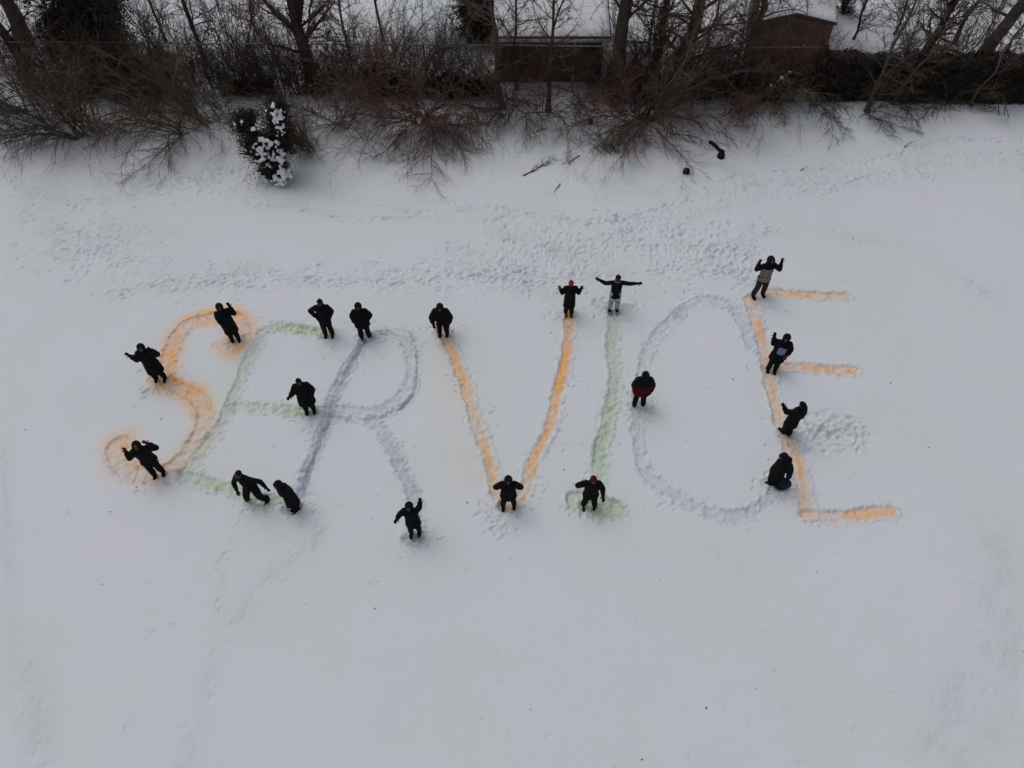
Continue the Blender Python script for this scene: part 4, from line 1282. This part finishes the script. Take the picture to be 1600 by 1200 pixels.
def build_hedge():
    y = 26.9
    x0 = PY(1262, y); x1 = PY(1740, y)
    r = random.Random(8)
    o = empty('hedge', (x0, y, 0.1), -0.02); setp(o, 'long dark dense hedge along the yard boundary on the right', 'hedge')
    Lx = x1 - x0
    # inner mass: lumpy block
    nx, nz = 90, 16
    V = []; F = []
    prof = []
    for k in range(nz):
        t = k / (nz - 1)
        prof.append((0.30 * math.cos(t * math.pi), 1.62 * math.sin(t * math.pi) ** 0.22 if 0 < t < 1 else 0.0))
    for i in range(nx):
        x = Lx * i / (nx - 1)
        for k in range(nz):
            yy, zz = prof[k]
            V.append((x + r.gauss(0, 0.015), yy + 0.3 + r.gauss(0, 0.02), zz * (1 + 0.02 * r.gauss(0, 1))))
    for i in range(nx - 1):
        for k in range(nz - 1):
            a = i * nz + k; F.append((a, a + 1, a + nz + 1, a + nz))
    link_obj('inner_branches', mesh_np('inner_branches', V, F), M['leaf_hedge'], o)
    V = []; F = []
    for _ in range(46000):
        x = r.random() * Lx; u = r.random()
        top = 1.78 + 0.07 * math.sin(x * 2.1) + 0.05 * math.sin(x * 5.3 + 1) + (0.55 if x > Lx * 0.62 else 0) * min(1, (x / Lx - 0.62) * 10)
        if u < 0.62: p = Vector((x, -0.04 + r.gauss(0, 0.05), r.random() * top))
        elif u < 0.92: p = Vector((x, r.uniform(-0.05, 0.62), top + r.gauss(0, 0.05) - 0.03))
        else: p = Vector((r.gauss(0, 0.06), r.uniform(-0.05, 0.6), r.random() * top))
        add_leaf(V, F, p, r.uniform(0.025, 0.06), r)
    link_obj('foliage', mesh_np('foliage', V, F), M['leaf_hedge'], o, smooth=False)


def debris():
    r = random.Random(77)
    # log with sawn end and a loose round
    def log(px, py, L_, rad, ang, label, name='log', tilt=0.0):
        b = P(px, py); z = gz(b[0], b[1])
        me, s_, rr_ = trunk_mesh('log', [(0, 0, 0), (L_ * 0.35, 0.02, 0.02), (L_ * 0.7, -0.02, 0.0), (L_, 0, 0.01)], [rad * 0.6, rad * 0.9, rad * 0.8, rad], 12, int(px))
        o = link_obj(name, me, M['log'], None, (b[0], b[1], z + rad * 0.7)); o.rotation_euler = (0, tilt, ang)
        setp(o, label, 'log'); return o
    log(1108, 224, 0.80, 0.07, R(-58), 'dark log lying on the snow at the right edge of the bushes')
    for (px, py, rd, lab) in [(1126, 246, 0.14, 'round dark stump touching the lower end of the log'), (1072, 270, 0.13, 'lone round dark stump on open snow left of the log'),
                              (922, 194, 0.10, 'small dark stump half hidden among the bushes')]:
        b = P(px, py); z = gz(b[0], b[1])
        o = lathe('stump', [(0.001, -0.1), (rd * 1.1, -0.1), (rd, 0.05), (rd * 0.95, 0.14), (rd * 0.8, 0.16), (0.001, 0.15)], 14, M['log'], None, (b[0], b[1], z))
        setp(o, lab, 'stump')
    # fallen branches
    for (px, py, a, ln, s, lab) in [(818, 275, 25, 1.5, 3, 'fallen forked branch lying flat on the snow below the thin trees'), (905, 243, 230, 0.9, 4, 'small fallen branch fanning toward the log, right of the forked branch'),
                                    (875, 288, 240, 0.6, 6, 'short curved twig lying on open snow below the fallen branches'), (838, 207, 30, 0.7, 7, 'dark broken stick leaning beside the thin trunk'),
                                    (1250, 268, 0, 0.35, 8, 'short straight stick lying beside the footprint trail'), (1412, 232, 30, 0.5, 9, 'thin twig by the footprint trail near the right edge')]:
        b = P(px, py); z = gz(b[0], b[1]); rr_ = random.Random(s); sg = Segs()
        branch(sg, rr_, [0, 0, 0.03], [math.cos(R(a)), math.sin(R(a)), 0.05], ln, 0.016 + 0.006 * ln, 0, 2, (9 if ln > 0.8 else 2, 6 if ln > .8 else 1), 0.2, 0.03, 0.02, 6, None, 0.42)
        o = link_obj('fallen_branch', sg.mesh('fallen_branch', 4), M['twig_dark'], None, (b[0], b[1], z))
        setp(o, lab, 'branch', 'fallen branches')
    # dead leaves and specks
    spots = [(158, 912), (40, 672), (252, 655), (213, 762), (172, 800), (210, 634), (427, 697), (505, 560), (712, 588), (712, 612), (780, 450), (870, 532), (861, 520), (940, 712), (968, 694), (916, 684),
             (881, 734), (1145, 592), (1072, 690), (1180, 790), (1228, 488), (1214, 343), (1333, 373), (1276, 893), (1104, 1106), (1182, 1076), (1528, 985), (1184, 1004), (1030, 905), (829, 1108), (1003, 1186),
             (275, 472), (272, 440), (144, 459), (172, 462), (300, 476), (426, 350), (232, 365), (210, 326), (205, 297), (35, 355), (650, 316), (462, 300), (655, 290), (1204, 283), (1598, 1018), (730, 785), (330, 640),
             (690, 530), (860, 640), (1008, 620), (585, 950), (105, 800), (1390, 600), (1450, 700), (1320, 440), (560, 330), (740, 390), (1110, 350), (980, 360)]
    proto = None
    V = []; F = []
    for k in range(6):
        add_leaf(V, F, Vector((r.gauss(0, .012), r.gauss(0, .012), 0.012 + r.random() * 0.01)), 0.026, r, 0.7)
    lm = mesh_np('dead_leaf', V, F); lm.materials.append(M['dead_leaf'])
    for (px, py) in spots:
        b = P(px, py)
        if proto is None: o = bpy.data.objects.new('dead_leaf', lm); proto = o
        else: o = proto.copy()
        col.objects.link(o); o.location = (b[0], b[1], gz(b[0], b[1])); s = r.uniform(0.35, 0.85); o.scale = (s, s * 0.8, s); o.rotation_euler = (0, 0, r.uniform(0, 6))
        setp(o, 'tiny curled dead leaf lying alone on the snow', 'leaf', 'dead leaves scattered on the snow')


def build_plants():
    # tall trunks
    tree(52, 137, 8.0, 0.20, 'thick bare tree trunk at the left edge, nearer of the two there', seed=1, bark='bark_brown', start=0.35, nb=12, twig='twig_red')
    tree(46, 76, 8.5, 0.30, 'massive trunk at the top left corner behind the nearer tree', seed=2, start=0.3, nb=12, lean=(0.01, 0))
    tree(491, 146, 7.5, 0.26, 'forking tree with dark ivy on its trunk, right of the snowy juniper', seed=3, bark='bark', start=0.25, nb=16, fork=[(-0.8, 0.1, 0.9, 4.0, 0.11, 0.3), (0.4, 0.2, 1, 4.5, 0.12, 0.35)], twig='twig_red', ivy=900)
    tree(958, 160, 9.0, 0.29, 'thick straight tree trunk at the right corner of the garage', seed=4, start=0.5, nb=8)
    tree(1052, 157, 9.0, 0.27, 'reddish trunk with hanging vines, right of the garage', seed=5, bark='bark_brown', start=0.22, nb=20, lean=(0.06, 0), twig='twig_red', ivy=1500, up=-0.05)
    tree(1018, 140, 6.0, 0.16, 'vine covered slender tree between the two thick trunks', seed=51, start=0.25, nb=14, twig='twig_dark', ivy=1300)
    tree(1149, 164, 7.5, 0.14, 'slim dark tree standing left of the reddish shed', seed=6, start=0.3, nb=16, lean=(-0.01, 0), up=-0.03)
    tree(1352, 177, 5.5, 0.085, 'young forked tree in front of the hedge', seed=7, bark='bark_grey', start=0.22, nb=16, blen=1.8, twig='twig_dark', lean=(0.0, 0), fork=[(0.7, 0.1, 0.9, 3.0, 0.04, 0.15)])
    tree(1440, 100, 3.6, 0.20, 'broken stubby tree trunk rising behind the hedge', seed=8, start=0.25, nb=20, blen=1.8, lean=(0.03, 0))
    tree(1500, 150, 8.0, 0.30, 'large leaning tree at the top right corner', seed=9, start=0.45, nb=7, lean=(0.20, 0.12), bend=0.3)
    tree(1392, 168, 4.5, 0.06, 'thin grey sapling leaning right before the hedge', seed=10, bark='bark_grey', start=0.2, nb=14, blen=1.5, lean=(0.25, 0), twig='twig_brown')
    tree(1515, 168, 4.5, 0.06, 'thin pale sapling near the right end of the hedge', seed=11, bark='bark_grey', start=0.25, nb=9, blen=1.3, lean=(0.1, 0), twig='twig_brown')
    tree(785, 172, 6.0, 0.11, 'grey multi stemmed tree at the left corner of the garage', seed=12, bark='bark_grey', start=0.2, nb=15, blen=1.9, lean=(-0.10, 0), fork=[(-0.75, 0.1, 1, 3.6, 0.06, 0.05), (-1.0, -0.45, 0.10, 3.4, 0.075, 0.03)], twig='twig_brown')
    tree(857, 174, 5.5, 0.10, 'slender brown tree in front of the garage wall', seed=13, bark='bark_brown', start=0.45, nb=13, blen=1.9, twig='twig_red', fork=[(0.3, 0, 1, 2.4, 0.04, 0.6)])
    tree(806, 146, 5.0, 0.07, 'thin tree with a fan of branches over the garage roof', seed=14, bark='bark_brown', start=0.45, nb=15, blen=1.8, twig='twig_brown')
    tree(325, 110, 7.5, 0.10, 'thin dark tree in the yard left of the forking tree', seed=15, start=0.3, nb=16, twig='twig_dark')
    tree(205, 95, 6.5, 0.12, 'leaning yard tree right of the dark evergreen', seed=151, start=0.2, nb=20, twig='twig_dark', lean=(-0.05, 0))
    tree(600, 70, 7.0, 0.06, 'slim yard tree between the forking tree and dark evergreens', seed=16, start=0.3, nb=12, twig='twig_dark', lean=(-0.05, 0))
    tree(1490, 70, 6.5, 0.09, 'spreading yard tree behind the right part of the hedge', seed=17, start=0.15, nb=22, twig='twig_dark', lean=(0.08, 0))
    tree(1250, 62, 6.0, 0.05, 'whippy thin tree before the reddish shed', seed=18, start=0.15, nb=18, twig='twig_dark')
    tree(1180, 98, 5.5, 0.06, 'drooping thin tree at the left corner of the reddish shed', seed=19, start=0.2, nb=18, twig='twig_dark', up=-0.08)
    for k, (px, py, h_, lab) in enumerate([(262, 70, 4.5, 'bushy bare yard tree right of the broad evergreen'), (405, 60, 4.5, 'bushy bare yard tree beside the fork of the ivy tree'), (545, 80, 4.0, 'bare yard sapling right of the ivy tree'),
                                   (1010, 90, 4.5, 'dense bare yard sapling between the two thick trunks'), (1105, 80, 4.5, 'bare yard sapling left of the slim dark tree'), (1395, 60, 4.5, 'bare yard sapling behind the hedge middle'),
                                   (1330, 70, 3.5, 'small bare yard sapling right of the reddish shed'), (1570, 90, 4.5, 'bare yard sapling behind the right end of the hedge'), (100, 60, 5.0, 'bare yard tree left of the broad evergreen')]):
        tree(px, py, h_, 0.055, lab, seed=500 + k, start=0.12, nb=16, blen=1.7, twig='twig_dark' if k % 2 else 'twig_red', name='bare_sapling')
    # shrubs in front of the fence; the reach leans out over the open snow
    S = shrub
    S(128, 213, 'sprawling bare shrub at the lower left, fanning down over the snow', 3.4, 16, (-0.55, -0.25), 0.75, 21, 'twig_dark', 0.035, (12, 7), 0.12)
    S(152, 208, 'upright bare shrub with several stems, just right of the lower left sprawling shrub', 3.4, 12, (-0.25, 0.15), 0.5, 22, 'twig_brown', 0.035, (11, 6), 0.05)
    S(45, 175, 'tangled bare shrub under the thick left edge tree', 3.0, 14, (-0.3, -0.3), 0.8, 23, 'twig_dark', 0.025, (11, 6), 0.12)
    S(292, 205, 'wide arching bare shrub left of the snowy juniper', 3.2, 16, (-0.15, -0.45), 0.85, 24, 'twig_brown', 0.03, (12, 7), 0.20)
    S(322, 195, 'tall bare stems rising left behind the snowy juniper', 3.6, 13, (-0.5, 0.2), 0.55, 25, 'twig_brown', 0.03, (11, 6), 0.03)
    S(225, 175, 'dense dark thicket beneath the dark evergreen', 2.8, 16, (0.0, 0.05), 0.7, 26, 'twig_dark', 0.022, (11, 6), 0.06)
    S(482, 235, 'dense fine brown brush hugging the right side of the snowy juniper', 2.0, 26, (-0.05, -0.15), 0.5, 27, 'twig_brown', 0.014, (10, 7), 0.08, width=0.25)
    S(530, 200, 'low reddish shrub right of the snowy juniper', 2.5, 14, (0.1, -0.25), 0.9, 28, 'twig_red', 0.02, (11, 6), 0.16)
    S(595, 165, 'yellowish brown shrub leaning up against the fence', 3.0, 20, (-0.35, 0.05), 0.65, 29, 'twig_tan', 0.024, (11, 6), 0.06)
    S(655, 188, 'large reddish shrub drooping far down over the snow, left of centre', 3.6, 20, (0.05, -0.65), 0.8, 30, 'twig_red', 0.035, (13, 8), 0.24)
    S(690, 200, 'reddish drooping shrub just right of the largest drooping one', 3.0, 14, (0.15, -0.6), 0.65, 31, 'twig_red', 0.03, (12, 8), 0.28)
    S(628, 178, 'brown tangled shrub directly behind the largest drooping one', 2.8, 14, (-0.2, -0.05), 0.8, 311, 'twig_brown', 0.028, (12, 7), 0.10)
    S(795, 182, 'small shrub at the foot of the grey multi stemmed tree', 2.0, 16, (-0.05, -0.35), 0.8, 32, 'twig_dark', 0.014, (10, 6), 0.24)
    S(857, 178, 'reddish shoots around the foot of the slender brown tree', 2.3, 20, (0.0, -0.45), 0.85, 33, 'twig_red', 0.014, (10, 6), 0.26)
    S(905, 180, 'twiggy low shrub by the fence post', 1.6, 14, (0.1, -0.2), 0.9, 34, 'twig_dark', 0.012, (9, 6), 0.2)
    S(1002, 195, 'big reddish bush spreading wide below the vine covered trunks', 3.0, 26, (0.0, -0.5), 0.95, 35, 'twig_red', 0.03, (13, 8), 0.20, width=0.35)
    S(1010, 186, 'bush with one long arching limb reaching up right, right of the garage', 3.6, 14, (0.55, -0.05), 0.6, 36, 'twig_brown', 0.045, (12, 7), 0.06)
    S(985, 180, 'upright reddish stems before the garage corner tree', 3.0, 14, (-0.2, 0.05), 0.6, 37, 'twig_red', 0.028, (11, 7), 0.05)
    S(955, 238, 'small dark brush clump low beneath the big reddish bush', 0.9, 20, (-0.2, 0.3), 0.7, 371, 'twig_dark', 0.012, (8, 5), 0.05)
    S(1140, 180, 'wispy shrub at the foot of the slim dark tree', 2.4, 12, (0.05, -0.2), 0.8, 38, 'twig_red', 0.018, (11, 6), 0.18)
    S(1212, 165, 'pale wispy shrub left of the hedge end', 2.5, 13, (-0.05, -0.6), 0.7, 39, 'twig_tan', 0.016, (11, 7), 0.28)
    S(1268, 168, 'dark drooping shrub at the left end of the hedge', 2.2, 10, (0.2, -0.55), 0.4, 40, 'twig_dark', 0.02, (12, 7), 0.35)
    S(1345, 182, 'low fan of twigs at the foot of the young forked tree', 1.8, 12, (0.2, -0.35), 0.8, 41, 'twig_dark', 0.014, (9, 6), 0.25)
    S(1405, 172, 'curly dark shrub hanging before the hedge middle', 1.8, 9, (0.15, -0.45), 0.8, 42, 'twig_dark', 0.016, (10, 6), 0.3)
    S(1462, 172, 'thin arching shrub before the hedge, right of the curly one', 1.5, 6, (0.0, -0.4), 0.8, 43, 'twig_dark', 0.014, (10, 6), 0.3)
    S(1560, 180, 'dark shrub before the far right end of the hedge', 1.7, 6, (-0.2, -0.35), 0.8, 44, 'twig_dark', 0.016, (10, 6), 0.28)
    S(1432, 150, 'grey bare bush with crossing limbs against the hedge', 2.6, 5, (0.1, 0.0), 0.6, 45, 'twig_brown', 0.03, (9, 6), 0.05)
    # thickets filling the strip on both sides of the fence
    fill = [(20, 205, 'twig_dark', -0.2), (88, 195, 'twig_brown', -0.2), (195, 200, 'twig_brown', -0.3), (248, 192, 'twig_dark', 0.1), (355, 175, 'twig_brown', 0.1), (500, 178, 'twig_red', -0.1), (560, 190, 'twig_brown', -0.2),
            (735, 178, 'twig_red', 0.0), (765, 195, 'twig_dark', 0.2), (825, 178, 'twig_dark', 0.0), (930, 172, 'twig_red', -0.1), (1050, 205, 'twig_brown', 0.2), (1085, 182, 'twig_red', 0.1), (1175, 182, 'twig_brown', 0.0),
            ]
    near = ['at the far left edge', 'between the left edge and the sprawling shrub', 'between the two left fanning shrubs', 'just left of the wide arching shrub', 'behind the snowy juniper, left side', 'right of the juniper brush',
            'left of the largest drooping shrub', 'right of the second drooping shrub', 'left of the grey multi stemmed tree', 'between the grey and the slender brown tree', 'left of the garage corner tree', 'on the right skirt of the big reddish bush',
            'under the reddish trunk', 'right of the slim dark tree']
    for k, ((px, py, tw_, rx), nr) in enumerate(zip(fill, near)):
        S(px, py, 'loose tangle of thin bare branches ' + nr, 2.5, 6, (rx, -0.32), 0.8, 700 + k, tw_, 0.020, (12, 7), 0.22)
    back = [(15, 'twig_dark'), (75, 'twig_dark'), (120, 'twig_red'), (235, 'twig_dark'), (290, 'twig_dark'), (350, 'twig_dark'), (400, 'twig_red'), (445, 'twig_red'), (530, 'twig_red'), (575, 'twig_dark'), (640, 'twig_dark'), (690, 'twig_brown'),
            (1000, 'twig_dark'), (1040, 'twig_red'), (1100, 'twig_red'), (1140, 'twig_dark'), (1200, 'twig_dark'), (1400, 'twig_dark'), (1460, 'twig_red'), (1530, 'twig_dark'), (1590, 'twig_dark')]
    wh = ['at the far left corner', 'behind the thick left edge tree', 'left of the broad evergreen', 'right of the broad evergreen', 'left of the thin dark yard tree', 'right of the thin dark yard tree', 'above the snowy juniper', 'left of the ivy forking tree',
          'right of the ivy forking tree', 'above the yellowish brown shrub', 'under the drooping conifer', 'left of the columnar evergreen', 'left of the vine covered tree', 'left of the reddish trunk', 'right of the reddish trunk', 'at the slim dark tree',
          'before the reddish shed', 'behind the hedge middle', 'behind the broken stubby trunk', 'near the large leaning tree', 'at the far right corner']
    for k, ((px, tw_), nr) in enumerate(zip(back, wh)):
        S(px, 112 + (k * 37) % 26, 'tall bare brush behind the fence ' + nr, 3.6, 9, (0, 0.0), 0.55, 800 + k, tw_, 0.022, (12, 7), 0.02, name='bare_brush', group='bare brush behind the fence', width=0.5)
    # climbing vines on the fence
    r = random.Random(12)
    vl = [(80, 'leftmost'), (150, ''), (205, ''), (265, ''), (330, ''), (385, ''), (440, ''), (500, ''), (560, ''), (610, ''), (660, ''), (715, ''), (950, ''), (1000, ''), (1045, ''), (1090, ''), (1130, ''), (1175, ''), (1215, ''), (1245, '')]
    names = {80: 'vine tangle on the fence behind the thick left edge tree', 150: 'vine tangle on the fence left of the dark evergreen', 205: 'vine tangle on the fence under the dark evergreen', 265: 'vine tangle on the fence right of the dark evergreen',
             330: 'vine tangle on the fence by the thin dark yard tree', 385: 'vine tangle on the fence above the snowy juniper', 440: 'vine tangle on the fence between juniper and forking tree', 500: 'vine tangle on the fence behind the forking tree',
             560: 'vine tangle on the fence behind the yellowish brown shrub', 610: 'vine tangle on the fence right of the yellowish brown shrub', 660: 'vine tangle on the fence above the largest drooping shrub', 715: 'vine tangle on the fence left of the garage',
             950: 'vine tangle on the fence at the garage corner tree', 1000: 'vine tangle on the fence between the two thick trunks', 1045: 'vine tangle on the fence under the reddish trunk', 1090: 'vine tangle on the fence right of the reddish trunk',
             1130: 'vine tangle on the fence left of the slim dark tree', 1175: 'vine tangle on the fence right of the slim dark tree', 1215: 'vine tangle on the fence before the reddish shed', 1245: 'vine tangle on the fence touching the hedge end'}
    for i, (px, _) in enumerate(vl):
        x = PY(px, 27.35)
        z0 = 0.1; sg = Segs(); rr_ = random.Random(300 + i)
        red = 'twig_red' if (480 < px < 640 or px > 1040) else 'twig_dark'
        for k in range(56):
            bx_ = rr_.uniform(-0.9, 0.9)
            branch(sg, rr_, [bx_, rr_.gauss(0, 0.12), 0], [rr_.gauss(0, 0.22), rr_.gauss(0, 0.08), 1], rr_.uniform(1.6, 2.8), rr_.uniform(0.007, 0.018), 0, 2, (7, 5), 0.10, 0.08, 0.0, None, None, 0.42)
        o = link_obj('climbing_vine', sg.mesh('climbing_vine', 3), M[red], None, (x, 27.35, z0), smooth=False)
        setp(o, names[px], 'vine', 'vines climbing the fence')
    # evergreens
    def at(px, py): b = P(px, py); return (b[0], b[1], gz(b[0], b[1]) if b[1] < 34 else 0.0)
    B = []
    for k in range(9):
        B.append(((r.gauss(0, 0.5), r.gauss(0, 0.4), 0.7 + 0.62 * k), (1.5 - 0.07 * k, 1.2 - 0.08 * k, 0.75)))
        for q in range(3): B.append(((r.uniform(-2.3, 2.2), r.gauss(0, 0.5), 0.5 + 0.6 * k + r.gauss(0, .2)), (0.6, 0.5, 0.45)))
    leaf_mass('evergreen_tree', 'broad dark evergreen tree in the yard at the upper left', 'tree', B, 52000, 0.055, M['leaf_dark'], seed=1, loc=at(182, 118))
    B = [((r.gauss(0, 0.1), r.gauss(0, 0.1), 0.5 + 0.55 * k), (0.95 - 0.04 * k, 0.9 - 0.04 * k, 0.55)) for k in range(9)]
    leaf_mass('evergreen_tree', 'dark columnar evergreen touching the left side of the garage', 'tree', B, 26000, 0.055, M['leaf_dark'], seed=2, loc=at(747, 72))
    B = [((r.gauss(0, 0.3), r.gauss(0, 0.3), 2.6 + 0.5 * k), (1.5 - 0.2 * k, 1.2 - 0.1 * k, 0.5)) for k in range(5)]
    leaf_mass('evergreen_tree', 'drooping dark conifer cut by the top edge left of the garage', 'tree', B, 20000, 0.055, M['leaf_dark'], seed=3, loc=at(655, 50))
    B = [((r.gauss(0, 0.1), r.gauss(0, 0.1), 0.35 + 0.5 * k), (0.30 + 0.14 * k, 0.3 + 0.1 * k, 0.42)) for k in range(5)]
    leaf_mass('evergreen_shrub', 'small dark evergreen at the top edge beyond the reddish shed', 'shrub', B, 5000, 0.06, M['leaf_dark'], seed=4, loc=at(1314, 22))
    # vase shaped juniper with snow on the side of the open field
    B = [((0.05, 0, 0.22), (0.34, 0.3, 0.28)), ((-0.25, 0.05, 0.35), (0.3, 0.25, 0.2)), ((-0.15, 0.1, 0.7), (0.5, 0.4, 0.4)), ((0.3, 0.15, 0.8), (0.4, 0.4, 0.45)), ((-0.55, 0.3, 1.2), (0.42, 0.4, 0.5)), ((-0.1, 0.25, 1.3), (0.5, 0.4, 0.4)), ((0.5, 0.3, 1.3), (0.5, 0.4, 0.5)),
         ((-0.85, 0.5, 1.8), (0.35, 0.35, 0.35)), ((-0.5, 0.5, 2.0), (0.3, 0.3, 0.3)), ((0.55, 0.45, 1.95), (0.42, 0.4, 0.55)), ((0.7, 0.5, 2.4), (0.35, 0.35, 0.3))]
    sn = []
    for (x, y, z, s_) in [(0.62, 0.1, 2.45, .24), (0.78, 0.1, 2.25, .24), (0.70, 0.05, 2.0, .20), (0.72, 0.0, 1.75, .13), (0.02, -0.05, 1.55, .20), (0.22, -0.1, 1.35, .26), (0.45, -0.1, 1.2, .24), (-0.1, -0.15, 1.15, .24), (-0.3, -0.1, 1.3, .18),
                         (0.3, -0.2, 1.0, .22), (-0.25, -0.25, .92, .15), (0.02, -0.3, .72, .13), (0.48, -0.25, .85, .20), (0.55, -0.3, .62, .24), (0.48, -0.35, .45, .26), (0.35, -0.4, .28, .24), (0.22, -0.4, .14, .20), (-0.3, -0.3, .25, .14), (-0.9, 0.25, 1.95, .11), (-0.6, .2, 2.05, .10), (-.15, 0.05, 1.85, .13)]:
        sn.append(((x, y, z), s_))
    b = P(431, 280)
    jn = leaf_mass('juniper', 'dark juniper bush loaded with clumps of snow, standing out on the open snow', 'shrub', B, 30000, 0.04, M['leaf_dark'], seed=5, loc=(b[0], b[1], gz(b[0], b[1])), snow=sn, asp=0.35)
    jn.scale = (0.98, 1.0, 1.12)
    # leafy dark clumps rooted along the fence
    for (px, py, wd, hh, n, lab, sn) in [(625, 152, 1.5, 0.75, 5000, 'low dark evergreen clump at the fence foot, above the largest drooping shrub', None),
                                         (725, 156, 1.25, 1.0, 5500, 'dark rounded bush with a snowy top left of the garage', [((-0.9, 0.0, 1.05), 0.22), ((0.2, -0.1, 1.12), 0.2), ((0.7, 0.0, 1.15), 0.18)]),
                                         (520, 150, 1.3, 0.7, 4000, 'low dark clump at the fence foot right of the forking tree', None),
                                         (395, 150, 1.2, 0.6, 3500, 'low dark clump at the fence foot behind the snowy juniper', None),
                                         (990, 158, 1.1, 1.0, 5000, 'dark leafy bush at the foot of the garage corner tree', [((-0.6, -0.3, 1.0), 0.10)]),
                                         (1075, 158, 1.1, 0.9, 4500, 'dark leafy bush at the foot of the reddish trunk', None),
                                         (1180, 160, 1.6, 0.95, 7000, 'dark leafy bush with spots of snow below the reddish shed', [((0.6, -0.3, 1.15), 0.12), ((0.9, -0.2, 1.35), 0.08), ((0.25, -0.4, 0.9), 0.08)]),
                                         (180, 148, 2.2, 0.8, 6000, 'wide low dark thicket at the fence foot below the broad evergreen', None)]:
        p = P(px, py)
        B = [((wd * t + r.gauss(0, 0.1), 0, hh * 0.5 + r.gauss(0, 0.06)), (wd * 0.42, 0.42, hh * 0.55)) for t in (-0.66, -0.22, 0.22, 0.66)]
        leaf_mass('evergreen_bush', lab, 'shrub', B, n, 0.05, M['leaf_hedge'], seed=px, loc=(p[0], p[1], gz(p[0], p[1])), snow=sn, group='dark bushes at the fence foot')


def build_tub():
    b = P(1213, 757)
    z = gz(b[0], b[1])
    o = lathe('tub', [(0.001, 0.0), (0.15, 0.0), (0.19, 0.13), (0.205, 0.14), (0.205, 0.155), (0.185, 0.155), (0.14, 0.02), (0.001, 0.02)], 24, CL['teal'], None, (b[0] + 0.10, b[1] - 0.04, z + 0.085))
    o.scale = (1.15, 0.85, 1)
    setp(o, 'shallow blue plastic tub at the feet of the bending person, end of the C', 'tub')
    h = lathe('rim', [(0.20, 0.150), (0.212, 0.150), (0.212, 0.168), (0.20, 0.168), (0.20, 0.150)], 24, CL['black'], o)


build_ground()
build_people()
build_tub()
build_garage(); build_shed(); build_fence(); build_hedge()
build_plants()
debris()
bake_pending()
